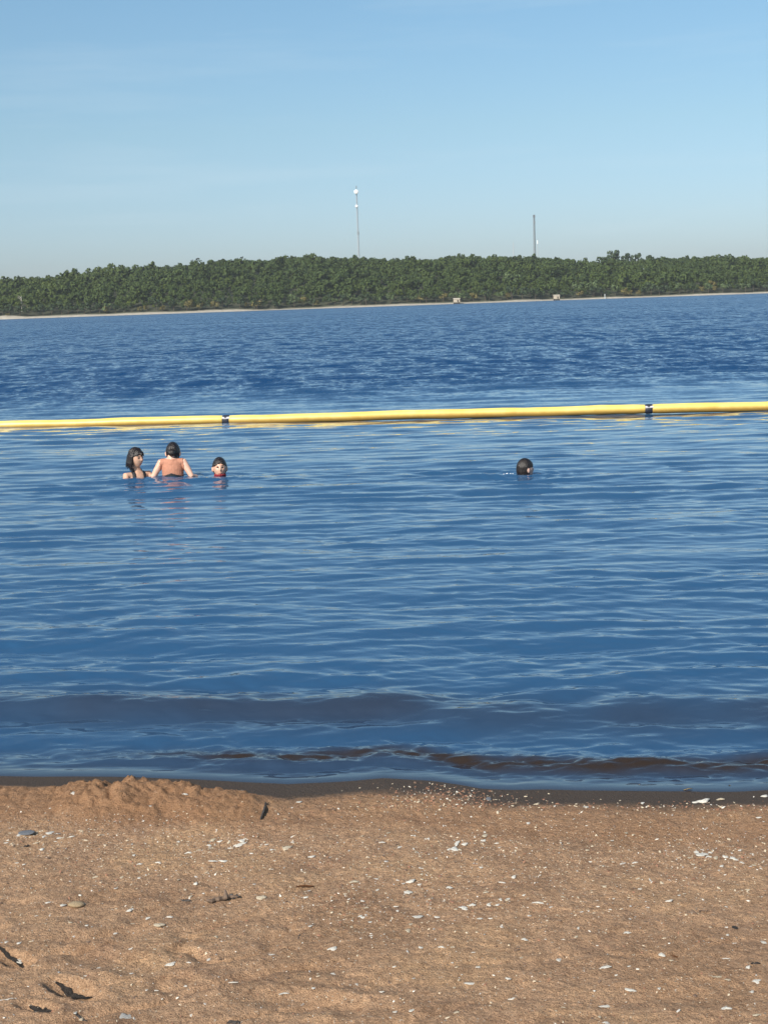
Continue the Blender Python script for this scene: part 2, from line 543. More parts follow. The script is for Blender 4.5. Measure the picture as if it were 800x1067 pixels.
# two bleached bare trunks in the foliage at the far left
dead = trunk_mesh('trunk', 11, .42, 3, 9, True); dead.materials.append(pale_bark_m)
twig_me = trunk_mesh('limb', 4.0, .16, 3, 12, True); twig_me.materials.append(pale_bark_m)
for px, s, lb in ((21, 1.15, 'taller of two bleached bare tree trunks among the trees at the far left'), (27, 0.85, 'shorter bleached bare tree trunk beside the taller one at the far left')):
    x = at_range(px, 320, 1195).x; y = float(far_shore(x)) + 30
    t = empty('dead_tree', (x, y, float(far_z(x, y))), px); t.scale = (s, s, s)
    tag(t, lb, 'dead tree')
    link_mesh('trunk', dead, t)
    l = link_mesh('limb', twig_me, t); l.location = (0.1, 0, 7.5); l.rotation_euler = (0.5, 0.3, px)

# ------------------------------------------------------------------ masts on the hill
white_m = simple('white_paint', (0.85, 0.85, 0.84), 0.45, 0.05, 2)
galv_m = simple('galvanised_steel', (0.42, 0.44, 0.46), 0.5, 0.12, 2)
dark_steel_m = simple('weathered_steel', (0.19, 0.20, 0.21), 0.6, 0.15, 2)


def bar(bm, a, b_, r, n=6):
    a = Vector(a); b_ = Vector(b_); ax = (b_ - a).normalized()
    u = ax.orthogonal().normalized(); v = ax.cross(u)
    q = [[bm.verts.new(c_ + (u * math.cos(k * 6.283 / n) + v * math.sin(k * 6.283 / n)) * r) for k in range(n)] for c_ in (a, b_)]
    for k in range(n): bm.faces.new((q[0][k], q[0][(k + 1) % n], q[1][(k + 1) % n], q[1][k]))
    bm.faces.new(q[0][::-1]); bm.faces.new(q[1])


def bm_obj(name, bm, parent=None, mats=None, smooth=False):
    me = bpy.data.meshes.new(name); bmesh.ops.recalc_face_normals(bm, faces=bm.faces); bm.to_mesh(me); bm.free()
    if smooth:
        for p in me.polygons: p.use_smooth = True
    return link_mesh(name, me, parent, mats)


def lattice(h, w0, w1, r, bay):
    bm = bmesh.new()
    n = int(h / bay); pt = lambda i, k: Vector((math.cos(k * 2.0944 + .5), math.sin(k * 2.0944 + .5), 0)) * (w0 + (w1 - w0) * i / n) + Vector((0, 0, h * i / n))
    for i in range(n):
        for k in range(3):
            bar(bm, pt(i, k), pt(i + 1, k), r)
            bar(bm, pt(i, k), pt(i + 1, (k + 1) % 3), r * .55, 4)
            bar(bm, pt(i, (k + 1) % 3), pt(i + 1, k), r * .55, 4)
            bar(bm, pt(i + 1, k), pt(i + 1, (k + 1) % 3), r * .55, 4)
    return bm


def drum(r, depth, n=20):
    """A round shrouded dish: a domed face, a cylindrical shroud, a shallow back."""
    bm = bmesh.new(); prof = [(0, -depth * .75), (r * .55, -depth * .68), (r * .92, -depth * .5), (r, -depth * .42), (r, depth * .35), (r * .6, depth * .6), (r * .15, depth * .75), (0, depth * .75)]
    rings = [[bm.verts.new((math.cos(k * 6.283 / n) * p, y, math.sin(k * 6.283 / n) * p)) for k in range(n)] if p > 0 else [bm.verts.new((0, y, 0))] for p, y in prof]
    for a, c_ in zip(rings, rings[1:]):
        for k in range(n):
            k2 = (k + 1) % n
            if len(a) == 1: bm.faces.new((a[0], c_[k], c_[k2]))
            elif len(c_) == 1: bm.faces.new((a[k], c_[0], a[k2]))
            else: bm.faces.new((a[k], c_[k], c_[k2], a[k2]))
    return bm


def foot(px, y):
    x = at_range(px, 290, y).x
    return x, y, float(far_z(x, y))


x, y, z = foot(374.6, 1525)
top = at_range(372.0, 194, 1525).z
mast = empty('radio_mast', (x, y, z))
tag(mast, 'tall thin grey lattice mast with two white round dishes, left of the other masts', 'mast')
H = top - z
bm_obj('lattice', lattice(H - 4, 1.0, .62, .13, 2.6), mast, galv_m)
bm = bmesh.new(); bar(bm, (0, 0, H - 4), (0, 0, H + .5), .30); bar(bm, (0, 0, H - 1.5), (0, 0, H - .3), .5, 8)
bm_obj('top_antenna', bm, mast, dark_steel_m)
for zz, r in ((at_range(371.7, 200, 1525).z - z, 2.3), (at_range(372.3, 215, 1525).z - z, 1.55)):
    d = bm_obj('dish', drum(r, 1.7), mast, white_m, True); d.location = (-.3, -1.6, zz)
    for q in (-.5, .5):
        bm = bmesh.new(); bar(bm, (0, 1.0, q), (.3, 1.7, q), .14)
        bm_obj('bracket', bm, d, galv_m)
zz = at_range(374, 243, 1525).z - z
for k in range(3):
    bm = bmesh.new()
    a = k * 2.0944; bar(bm, (math.cos(a) * .95, math.sin(a) * .95, zz - 1.6), (math.cos(a) * .95, math.sin(a) * .95, zz + 1.6), .26)
    bm_obj('panel_antenna', bm, mast, dark_steel_m)
for k in range(3):
    a = k * 2.0944 + .5
    bm = bmesh.new(); bar(bm, (math.cos(a) * .7, math.sin(a) * .7, H * .75), (math.cos(a) * 30, math.sin(a) * 30, 4), .035, 4)
    bm_obj('guy_wire', bm, mast, galv_m)

x, y, z = foot(557.3, 1530)
H = at_range(557, 224, 1530).z - z
mast = empty('radio_mast', (x, y, z))
tag(mast, 'dark grey lattice mast without dishes rising over the right half of the wooded hill', 'mast')
bm_obj('lattice', lattice(H, 1.35, .8, .17, 2.6), mast, dark_steel_m)
for k in range(4):
    bm = bmesh.new()
    a = k * 1.5708; bar(bm, (math.cos(a) * .95, math.sin(a) * .95, H - 2.6), (math.cos(a) * .95, math.sin(a) * .95, H + .3), .22)
    bm_obj('top_antenna', bm, mast, dark_steel_m)
for k in range(3):
    bm = bmesh.new()
    a = k * 2.0944; bar(bm, (math.cos(a) * 1.1, math.sin(a) * 1.1, H - 8.4), (math.cos(a) * 1.1, math.sin(a) * 1.1, H - 6.2), .2)
    bm_obj('panel_antenna', bm, mast, galv_m)

x, y, z = foot(560.4, 1520)
H = at_range(560.4, 250.5, 1520).z - z
pole = empty('antenna_pole', (x, y, z))
tag(pole, 'short pale pole with a white cylinder on top, close beside the dark grey mast', 'pole')
bm = bmesh.new(); bar(bm, (0, 0, 0), (0, 0, H - 3.6), .26, 8); bm_obj('pole', bm, pole, galv_m)
bm = bmesh.new(); bar(bm, (0, 0, H - 3.6), (0, 0, H), .55, 10); bar(bm, (0, 0, H), (0, 0, H + .3), .3, 10); bm_obj('radome', bm, pole, white_m)

x, y, z = foot(535.4, 1540)
H = at_range(535.4, 252.5, 1540).z - z
pole = empty('antenna_pole', (x, y, z))
tag(pole, 'faint thin bare pole on the skyline left of the dark grey mast', 'pole')
bm = bmesh.new(); bar(bm, (0, 0, 0), (0, 0, H * .7), .40, 8); bm_obj('pole', bm, pole, galv_m)
bm = bmesh.new(); bar(bm, (0, 0, H * .7), (0, 0, H), .28, 6); bm_obj('whip', bm, pole, galv_m)

# ------------------------------------------------------------------ small pale huts and a post on the far shore
hut_wall_m = simple('pale_boards', (0.46, 0.39, 0.30), 0.8, 0.1, 1.2)
hut_roof_m = simple('hut_roof', (0.52, 0.46, 0.37), 0.7, 0.1, 1.2)
dark_wood_m = simple('dark_timber', (0.05, 0.042, 0.035), 0.9, 0.25, 1.5)


def box(bm, x0, x1, y0, y1, z0, z1):
    vs_ = [bm.verts.new(p) for p in ((x0, y0, z0), (x1, y0, z0), (x1, y1, z0), (x0, y1, z0), (x0, y0, z1), (x1, y0, z1), (x1, y1, z1), (x0, y1, z1))]
    for f in ((0, 3, 2, 1), (4, 5, 6, 7), (0, 1, 5, 4), (1, 2, 6, 5), (2, 3, 7, 6), (3, 0, 4, 7)): bm.faces.new([vs_[i] for i in f])


for px, wd, hh, lb in ((475.5, 5.2, 2.7, 'small pale hut on a dark timber base at the far waterline, left one of two'),
                       (579.5, 5.0, 2.7, 'small pale hut on a dark timber base at the far waterline, below the grey mast')):
    x = at_range(px, 310, 1205).x
    y = float(far_shore(x)) - 1.5
    hut = empty('shore_hut', at_range(px, 310, y).xy.to_3d(), 0)
    tag(hut, lb, 'hut')
    bm = bmesh.new()
    for sx in (-1, 1):
        for sy in (-1, 1): box(bm, sx * wd * .42 - .25, sx * wd * .42 + .25, sy * 1.4 - .25, sy * 1.4 + .25, -1.5, 1.35)
    box(bm, -wd * .5, wd * .5, -1.45, 1.45, .25, 1.1)
    bm_obj('base', bm, hut, dark_wood_m)
    bm = bmesh.new(); box(bm, -wd * .5, wd * .5, -1.7, 1.7, 1.35, 1.35 + hh); bm_obj('wall', bm, hut, hut_wall_m)
    bm = bmesh.new()
    v = [bm.verts.new(p) for p in ((-wd * .56, -2.0, 1.36 + hh), (wd * .56, -2.0, 1.36 + hh), (wd * .56, 2, 1.36 + hh), (-wd * .56, 2, 1.36 + hh), (-wd * .56, 0, 2.1 + hh), (wd * .56, 0, 2.1 + hh))]
    for f in ((0, 3, 2, 1), (0, 1, 5, 4), (2, 3, 4, 5), (1, 2, 5), (3, 0, 4)): bm.faces.new([v[i] for i in f])
    bm_obj('roof', bm, hut, hut_roof_m)
    bm = bmesh.new(); box(bm, wd * .08, wd * .30, -1.74, -1.70, 1.5, 3.3); bm_obj('door', bm, hut, dark_wood_m)
x = at_range(636.5, 308, 1215).x; y = float(far_shore(x)) + .5
post = empty('marker_post', (x, y, 0))
tag(post, 'small grey white post on the far shore, right of the two pale huts', 'post')
bm = bmesh.new(); box(bm, -.7, .7, -.5, .5, -.4, 1.3); bm_obj('base', bm, post, simple('grey_concrete', (.42, .42, .40), .9, .1, 1))
bm = bmesh.new(); bar(bm, (0, 0, 1.3), (0, 0, 3.6), .42, 10); bar(bm, (0, 0, 3.6), (0, 0, 4.0), .6, 10); bm_obj('pole', bm, post, simple('pale_grey_paint', (.42, .43, .42), .6, .08, 1))

# ------------------------------------------------------------------ the lake
tt = np.linspace(-1, 1, 761) * 0.33
side = 0.33 + 0.62 * (np.linspace(0, 1, 52)[1:]) ** 1.4
U = np.concatenate([-side[::-1], tt, side])
rows = [4.80]
while rows[-1] < 1265:
    yv = rows[-1]
    rows.append(yv + max(0.0115, yv * yv / 2700 * 0.52))
rows = np.array(rows)
WX = (rows[:, None] + 4.0) * U[None, :]
WY = np.repeat(rows[:, None], len(U), 1)
dY = np.gradient(rows)[:, None]
dX = (np.gradient(WX, axis=1))
OFF = WY - shore(WX)                                     # metres out from the waterline
far = sstep(22.5, 36, WY + 1.5 * vnoise(WX * .3, WY * .1, 401))
patch = np.clip(0.85 + 0.55 * fbm(WX * .10, WY * .22, 3, 410) + 0.35 * fbm(WX * .5, WY * .9, 2, 420), .25, 1.6)
calm = 1 + 0.35 * np.exp(-((WY - 20.5) / 3.0) ** 2)
stir = np.zeros_like(WX)
for px, py, sx, sy in ((170, 500, 1.1, .9), (545, 497, .7, .8), (490, 491, .7, .5), (130, 506, .8, .8)):
    c_ = on_level(px, py)
    stir += np.exp(-((WX - c_.x) / sx) ** 2 - ((WY - c_.y) / sy) ** 2)
h = np.zeros_like(WX)
warpx = WX + 0.15 * fbm(WX * .8, WY * .8, 2, 430); warpy = WY + 0.10 * fbm(WX * .5 + 9, WY * .9, 2, 440)
# (wavelength range, rms slope, spread in degrees, components)
BANDS = [(.9, 3.0, .050, 40, 26), (.05, .10, .022, 26, 16), (.10, .20, .036, 24, 22), (.20, .50, .062, 15, 28), (.50, 1.2, .032, 14, 18), (1.2, 3.5, .012, 16, 14), (3.5, 11, .006, 20, 14), (11, 40, .005, 24, 12)]
for lo, hi, slope, spread, n in BANDS:
    acc = np.zeros_like(WX)
    for k in range(n):
        lam = lo * (hi / lo) ** ((k + RNG.random()) / n)
        th = R(RNG.normal(4, spread)); ph = RNG.random() * 6.283
        kk = 2 * math.pi / lam
        amp = slope * lam / (2 * math.pi) * math.sqrt(2.0 / n)
        vis = np.clip(lam / (2.6 * np.maximum(dY, dX)) - 0.8, 0, 1)
        arg = kk * (warpx * math.sin(th) + warpy * math.cos(th)) + ph
        s = np.sin(arg)
        acc += amp * vis * (s + 0.30 * np.sin(2 * arg))
    gainf = (patch if hi < 4 else 1) * calm
    if lo < 1: gainf = gainf * (1 + 0.7 * stir)
    gainf = gainf * (far if spread == 40 else 1 + (2.2 if .4 < lo < 1 else 1.2 if .4 < lo < 3 else -.6 if lo > 3 else 0.3) * far)
    if lo < .4: gainf = gainf * (1 + 0.55 * sstep(11, 6.5, WY))
    depthf = sstep(0.05, 0.30 if hi < .6 else 1.5, OFF) if hi < 4 else sstep(0, 6, OFF)
    h += acc * gainf * depthf
# shore wavelets running in
nx1 = fbm(WX * 1.1, 0 * WX + 3, 3, 450); nx2 = fbm(WX * 1.7, 0 * WX + 7, 3, 460); nx3 = fbm(WX * 6, WY * 6, 3, 470)


def swell(d0, H_, w_in, w_out):
    s = OFF - d0
    return H_ * np.exp(-0.5 * (s / np.where(s < 0, w_in, w_out)) ** 2)


h += swell(1.02 + .09 * nx1, .046 * (1 + .40 * nx2), .105, .20)
h += swell(1.55 + .14 * nx2, .015 * (1 + .9 * nx1), .10, .20)
h += swell(2.3 + .2 * nx1, .014 * (1 + .9 * nx2), .11, .22)
rg = sstep(-1.35, -.55, WX)
h += swell(0.36 + .05 * nx2 + .04 * nx3, .014 * (.35 + .65 * rg) * (1 + .6 * nx1 + .5 * nx3), .040, .13)
h += swell(0.24 + .05 * nx1 + .03 * nx3, .012 * rg * (1 + .8 * nx2 + .6 * nx3), .028, .07)
h += np.exp(-((OFF - .95) / .30) ** 2) * (.0045 * fbm(WX * 4, WY * 14, 4, 520, .6) + .002 * fbm(WX * 12, WY * 34, 2, 525))
swash = np.exp(-((OFF - .34) / .17) ** 2)
h += swash * (.3 + .7 * rg) * (.013 * fbm(WX * 5, WY * 20, 4, 480, .62) + .006 * fbm(WX * 16, WY * 50, 3, 490, .6))
h += np.exp(-((OFF - .14) / .09) ** 2) * .0016 * fbm(WX * 7, WY * 34, 3, 495)
for px, py, am in ((143.5, 498, .004), (180.5, 496.5, .005), (229.5, 496.5, .004), (545.5, 494, .005)):
    c_ = on_level(px, py); rr_ = np.hypot(WX - c_.x, WY - c_.y) + .03 * fbm(WX * 3, WY * 3, 2, 499)
    h += am * np.sin(rr_ * 6.283 / .13) * np.exp(-((rr_ - .12) / .42) ** 2)
c_ = on_level(478, 491)
h += .007 * np.sin((WY - c_.y + .02 * (WX - c_.x) + .04 * fbm(WX * 2, WY * 2, 2, 503)) * 6.283 / .24) * np.exp(-((WY - c_.y) / .45) ** 2) * sstep(-.75, -.3, WX - c_.x) * sstep(.55, .3, WX - c_.x)
h *= sstep(0.0, 0.12, OFF)
h += np.where(OFF < 0, FILM, FILM * np.exp(-(np.maximum(OFF, 0) / .16) ** 2))
far_edge = WY - far_shore(WX)
h *= 1 - sstep(-60, 0, far_edge)
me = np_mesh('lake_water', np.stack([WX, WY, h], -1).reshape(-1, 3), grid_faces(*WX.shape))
fattr(me, 'shoal_and_front_shade', np.minimum(1, .70 * np.exp(-(np.maximum(OFF, 0) / .22) ** 2) + (.25 + .75 * rg) * .85 * np.exp(-((OFF - .33 - .04 * nx2) / .10) ** 2) + .66 * np.exp(-((OFF - .98) / .30) ** 2) * (.75 + .35 * nx2) + .10 * np.exp(-OFF / 1.5)))  # brown shallows, plus the wave fronts' shade painted into the colour
fattr(me, 'reach', far)
h_lake = h
fattr(me, 'calm', calm * np.clip(patch, .4, 1.4))
m, nt, b = mat('lake_water')
P = pos(nt)
sx = vmath(nt, 'MULTIPLY', P, (0.42, 1.0, 1.0))
shoal_and_front_shade = attr(nt, 'shoal_and_front_shade'); reach = attr(nt, 'reach')
body = mixc(nt, shoal_and_front_shade, mixc(nt, reach, (0.023, 0.080, 0.172), (0.009, 0.046, 0.126)), (0.030, 0.020, 0.014))
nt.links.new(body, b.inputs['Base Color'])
b.inputs['Roughness'].default_value = 0.04
b.inputs['IOR'].default_value = 1.47
n1 = noise(nt, vmath(nt, 'MULTIPLY', P, (1.4, 0.60, 1.0)), 2.6, 4, 0.65, 'Color'); n2 = noise(nt, sx, 14, 2, 0.5, 'Color')
streak = noise(nt, vmath(nt, 'MULTIPLY', P, (0.035, 0.11, 1)), 1.0, 4, 0.6)
streak2 = noise(nt, vmath(nt, 'MULTIPLY', P, (0.006, 0.012, 1)), 1.0, 3, 0.6)
amp = mth(nt, 'MULTIPLY', ramp(nt, [(0.30, (.75, .75, .75)), (0.68, (1.2, 1.2, 1.2))], streak), ramp(nt, [(0.30, (.8, .8, .8)), (0.7, (1.2, 1.2, 1.2))], streak2))
a1 = mth(nt, 'MULTIPLY', mth(nt, 'MULTIPLY', reach, amp), 1.3)
a2 = mth(nt, 'ADD', mth(nt, 'MULTIPLY', mth(nt, 'MULTIPLY', mth(nt, 'SUBTRACT', 1.0, shoal_and_front_shade), attr(nt, 'calm')), 0.045), mth(nt, 'MULTIPLY', mth(nt, 'MULTIPLY', reach, amp), 0.45))


def slopes(col, amount, lean=False):
    v = vmath(nt, 'SUBTRACT', col, (0.5, 0.5, 0.5))
    if lean:
        # wind waves: their steeper faces look to the near shore and hide their backs
        v = vmath(nt, 'MULTIPLY', vmath(nt, 'ABSOLUTE', v), (0.0, -1.0, 0.0))
    else: v = vmath(nt, 'MULTIPLY', v, (0.6, 1.0, 0.0))
    n = nt.nodes.new('ShaderNodeVectorMath'); n.operation = 'SCALE'
    nt.links.new(v, n.inputs[0]); nt.links.new(amount, n.inputs['Scale'])
    return n.outputs[0]


N = nt.nodes.new('ShaderNodeNewGeometry').outputs['Normal']
n3 = noise(nt, vmath(nt, 'MULTIPLY', P, (1.1, 0.45, 1.0)), 0.85, 2, 0.5, 'Color')
N = vmath(nt, 'ADD', vmath(nt, 'ADD', N, slopes(n3, mth(nt, 'MULTIPLY', a1, 0.9), True)), vmath(nt, 'ADD', slopes(n1, a1, True), vmath(nt, 'ADD', slopes(n2, a2), slopes(noise(nt, sx, 5.5, 3, .6, 'Color'), mth(nt, 'MULTIPLY', mth(nt, 'SUBTRACT', 1.0, shoal_and_front_shade), 0.20), True))))
nt.links.new(vmath(nt, 'NORMALIZE', N), b.inputs['Normal'])
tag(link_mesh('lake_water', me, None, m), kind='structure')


# ------------------------------------------------------------------ shapes for boom and people
def loft(points, radii, n=16, caps=True, up=None):
    """Closed tube through points with elliptical radii; returns verts, faces (quads + tris as lists)."""
    P_ = [Vector(p) for p in points]
    V_ = []; F_ = []
    prev = None
    rings = []
    for i, p in enumerate(P_):
        t = ((P_[min(i + 1, len(P_) - 1)] - P_[max(i - 1, 0)])).normalized()
        if up is not None: u = (Vector(up) - t * t.dot(Vector(up))).normalized()
        elif prev is None: u = t.orthogonal().normalized()
        else: u = (prev - t * t.dot(prev)).normalized()
        prev = u; v = t.cross(u)
        r = radii[i]; ru, rv = (r if isinstance(r, tuple) else (r, r))
        rings.append((p, t, u, v, ru, rv))
    seq = []
    if caps:
        p, t, u, v, ru, rv = rings[0]
        for a in (80, 50, 25): seq.append((p - t * min(ru, rv) * math.sin(R(a)), u, v, ru * math.cos(R(a)), rv * math.cos(R(a))))
    for p, t, u, v, ru, rv in rings: seq.append((p, u, v, ru, rv))
    if caps:
        p, t, u, v, ru, rv = rings[-1]
        for a in (25, 50, 80): seq.append((p + t * min(ru, rv) * math.sin(R(a)), u, v, ru * math.cos(R(a)), rv * math.cos(R(a))))
    for p, u, v, ru, rv in seq:
        for k in range(n):
            a = 2 * math.pi * k / n
            V_.append(p + u * (ru * math.cos(a)) + v * (rv * math.sin(a)))
    for i in range(len(seq) - 1):
        for k in range(n):
            F_.append((i * n + k, i * n + (k + 1) % n, (i + 1) * n + (k + 1) % n, (i + 1) * n + k))
    F_.append(tuple(range(n))[::-1]); e = (len(seq) - 1) * n
    F_.append(tuple(e + k for k in range(n)))
    return [tuple(q) for q in V_], F_


def mesh_from(parts, name):
    V_, F_ = [], []
    for v, f in parts:
        o = len(V_); V_ += v; F_ += [tuple(i + o for i in q) for q in f]
    me = bpy.data.meshes.new(name); me.from_pydata(V_, [], F_); me.update()
    bm = bmesh.new(); bm.from_mesh(me); bmesh.ops.recalc_face_normals(bm, faces=bm.faces); bm.to_mesh(me); bm.free()
    for p in me.polygons: p.use_smooth = True
    return me


# ------------------------------------------------------------------ yellow swim boom
yellow_m, nt, b = mat('yellow_plastic')
co = objco(nt)
f = noise(nt, co, 3.0, 5, 0.6)
c = ramp(nt, [(0.3, (0.80, 0.58, 0.12)), (0.6, (0.86, 0.67, 0.18)), (0.8, (0.85, 0.70, 0.26))], f)
sep = nt.nodes.new('ShaderNodeSeparateXYZ'); nt.links.new(pos(nt), sep.inputs[0])
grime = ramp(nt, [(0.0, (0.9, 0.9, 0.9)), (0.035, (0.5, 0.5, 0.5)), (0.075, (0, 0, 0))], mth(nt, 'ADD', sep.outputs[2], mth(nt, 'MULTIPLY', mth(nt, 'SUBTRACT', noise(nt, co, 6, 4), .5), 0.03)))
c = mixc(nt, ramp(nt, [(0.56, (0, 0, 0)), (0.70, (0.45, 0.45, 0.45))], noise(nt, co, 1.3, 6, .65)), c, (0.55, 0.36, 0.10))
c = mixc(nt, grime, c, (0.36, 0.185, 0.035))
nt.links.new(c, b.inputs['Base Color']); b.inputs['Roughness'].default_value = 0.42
black_m = simple('black_rubber', (0.030, 0.030, 0.040), 0.4, 0.3, 12)
pale_strip_m = simple('white_band', (0.50, 0.49, 0.50), 0.5, 0.06, 10)

BOOM_PX = [(-480, 452.6), (-205, 448.9), (0, 446.0), (120, 443.0), (232, 439.3), (241, 439.0), (330, 437.0), (460, 434.2), (560, 431.6), (668.5, 427.5), (677.5, 427.2), (740, 426.3), (800, 425.6), (1010, 421.0), (1300, 414)]
bp = [on_level(px, py) for px, py in BOOM_PX]
boom = empty('swim_boom', (on_level(400, 434.5).x, on_level(400, 434.5).y, 0))
tag(boom, 'long yellow floating boom with two dark couplings stretched across the lake behind the swimmers', 'float boom')
TR, TZ = 0.076, 0.031


def spline(a, b_, n):
    xs = np.array([p.x for p in bp]); ys = np.array([p.y for p in bp])
    co_ = np.polyfit(xs, ys, 4)
    X_ = np.linspace(a, b_, n)
    return [Vector((x_, np.polyval(co_, x_) + 0.03 * math.sin(x_ * 1.1), TZ + 0.005 * math.sin(x_ * 1.7 + 1) + 0.003 * math.sin(x_ * 4.1))) - boom.location for x_ in X_]


coup = [bp[1].x, (bp[4].x + bp[5].x) / 2, (bp[9].x + bp[10].x) / 2, bp[13].x]
ends = [coup[0] - 6.8] + coup + [coup[-1] + 6.8]
for a, b_ in zip(ends, ends[1:]):
    pl = spline(a + .075, b_ - .075, 40)
    rad = [TR * (1 + 0.025 * math.sin(i * 1.3) + random.uniform(-.025, .025)) for i in range(40)]
    rad[0] = rad[-1] = TR * .93
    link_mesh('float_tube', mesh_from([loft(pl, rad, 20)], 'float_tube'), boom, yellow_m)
for c_ in coup:
    pl = spline(c_ - .068, c_ + .068, 6)
    cp = link_mesh('coupling', mesh_from([loft(pl, [TR * .80, TR * 1.0, TR * 1.02, TR * 1.02, TR * 1.0, TR * .80], 20)], 'coupling'), boom, black_m)
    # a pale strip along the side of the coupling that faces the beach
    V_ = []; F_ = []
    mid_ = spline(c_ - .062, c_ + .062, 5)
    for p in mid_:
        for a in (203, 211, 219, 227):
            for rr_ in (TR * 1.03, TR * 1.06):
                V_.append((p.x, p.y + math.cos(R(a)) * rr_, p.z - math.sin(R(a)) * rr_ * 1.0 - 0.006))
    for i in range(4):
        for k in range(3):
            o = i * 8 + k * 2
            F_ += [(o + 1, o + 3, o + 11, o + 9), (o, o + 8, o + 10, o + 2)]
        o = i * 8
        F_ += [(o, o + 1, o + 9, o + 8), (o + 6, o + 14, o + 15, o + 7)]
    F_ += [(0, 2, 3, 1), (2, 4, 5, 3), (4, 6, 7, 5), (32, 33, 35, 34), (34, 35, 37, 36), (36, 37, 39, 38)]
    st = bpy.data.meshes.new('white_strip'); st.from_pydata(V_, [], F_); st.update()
    link_mesh('white_strip', st, cp, pale_strip_m)

# ------------------------------------------------------------------ swimmers
def skin_mat(name, col):
    m, nt, b = mat(name)
    co = objco(nt)
    f = noise(nt, co, 22, 4)
    c = ramp(nt, [(0.3, tuple(x * .86 for x in col)), (0.7, tuple(min(1, x * 1.1) for x in col))], f)
    nt.links.new(c, b.inputs['Base Color'])
    b.inputs['Roughness'].default_value = 0.38
    b.inputs['Subsurface Weight'].default_value = 0.12
    b.inputs['Subsurface Radius'].default_value = (0.01, 0.004, 0.002)
    return m


def hair_mat(name, col):
    m, nt, b = mat(name)
    co = objco(nt)
    st = noise(nt, vmath(nt, 'MULTIPLY', co, (1, 1, .18)), 130, 3, 0.6)
    nt.links.new(ramp(nt, [(0.3, tuple(x * .5 for x in col)), (0.75, tuple(x * 1.9 for x in col))], st), b.inputs['Base Color'])
    b.inputs['Roughness'].default_value = 0.33; b.inputs['Specular IOR Level'].default_value = 0.5
    nt.links.new(bump(nt, st, 0.008, 0.9), b.inputs['Normal'])
    return m


eye_dark = simple('eye_dark', (0.03, 0.02, 0.015), 0.3)
lip_m = simple('lips', (0.40, 0.13, 0.11), 0.5)
hair_m = hair_mat('wet_dark_hair', (0.013, 0.0085, 0.007))
black_cloth = simple('black_swim_cloth', (0.012, 0.012, 0.016), 0.55, 0.3, 60, .002)
rust_cloth = simple('rust_brown_cloth', (0.46, 0.205, 0.130), 0.75, 0.14, 40, .003)
red_cloth = simple('red_swim_cloth', (0.27, 0.018, 0.028), 0.6, 0.2, 40, .003)

HR = (0.074, 0.094, 0.110)                               # head half-sizes (x, y forward, z)


def head_part(scale=1.0, nu=56, nv=40, grow=0.0, keep=None, seed=0, rough=0):
    V_, F_ = [], []
    for j in range(nv + 1):
        el = math.pi * (j / nv - .5)
        for i in range(nu):
            az = 2 * math.pi * i / nu
            ux, uy, uz = math.cos(el) * math.sin(az), math.cos(el) * math.cos(az), math.sin(el)
            x, y, z = ux, uy, uz
            if z < 0:
                k = (-z) ** 1.4
                x *= 1 - .30 * k
                y = y * (1 - .12 * k) + .16 * k if y > 0 else y * (1 - .45 * k) + .14 * k
            else:
                y -= .06 * z
            if uy > 0 and grow == 0:
                g = lambda cx, cz, wx, wz: math.exp(-((ux - cx) / wx) ** 2 - ((uz - cz) / wz) ** 2)
                y += .20 * g(0, -.17, .13, .15) + .07 * g(0, .02, .09, .22)
                y -= .10 * (g(.36, .05, .17, .11) + g(-.36, .05, .17, .11))
                y += .05 * (g(.34, .21, .25, .07) + g(-.34, .21, .25, .07))
                y += .07 * g(0, -.50, .22, .07) + .07 * g(0, -.60, .19, .06) - .04 * g(0, -.55, .25, .025)
                y += .06 * g(0, -.86, .25, .14)
                y += .03 * (g(.5, -.25, .2, .2) + g(-.5, -.25, .2, .2))
            s = 1 + grow
            if rough: s += rough * math.cos(el) * (math.sin(az * 9 + seed) * .5 + math.sin(az * 23 + seed * 2) * .35)
            V_.append((x * HR[0] * s * scale, y * HR[1] * s * scale, z * HR[2] * s * scale))
    for j in range(nv):
        for i in range(nu):
            F_.append((j * nu + i, j * nu + (i + 1) % nu, (j + 1) * nu + (i + 1) % nu, (j + 1) * nu + i))
    return V_, F_


def ellipsoid(c, r, n=14):
    V_, F_ = [], []
    for j in range(n + 1):
        el = math.pi * (j / n - .5)
        for i in range(n * 2):
            a = math.pi * i / n
            V_.append((c[0] + r[0] * math.cos(el) * math.cos(a), c[1] + r[1] * math.cos(el) * math.sin(a), c[2] + r[2] * math.sin(el)))
    for j in range(n):
        for i in range(n * 2):
            F_.append((j * n * 2 + i, j * n * 2 + (i + 1) % (n * 2), (j + 1) * n * 2 + (i + 1) % (n * 2), (j + 1) * n * 2 + i))
    return V_, F_


def xform(part, M):
    v, f = part
    return [tuple(M @ Vector(p)) for p in v], f


def voxel(parts, name, vox, smooth=3):
    """Join closed shapes into one continuous surface."""
    me = mesh_from(parts, name + '_raw')
    o = bpy.data.objects.new(name + '_raw', me); COL.objects.link(o)
    r = o.modifiers.new('r', 'REMESH'); r.mode = 'VOXEL'; r.voxel_size = vox; r.use_smooth_shade = True
    s = o.modifiers.new('s', 'SMOOTH'); s.factor = .5; s.iterations = smooth
    dg = bpy.context.evaluated_depsgraph_get()
    out = bpy.data.meshes.new_from_object(o.evaluated_get(dg), depsgraph=dg)
    out.name = name
    bpy.data.objects.remove(o); bpy.data.meshes.remove(me)
    for p in out.polygons: p.use_smooth = True
    return out


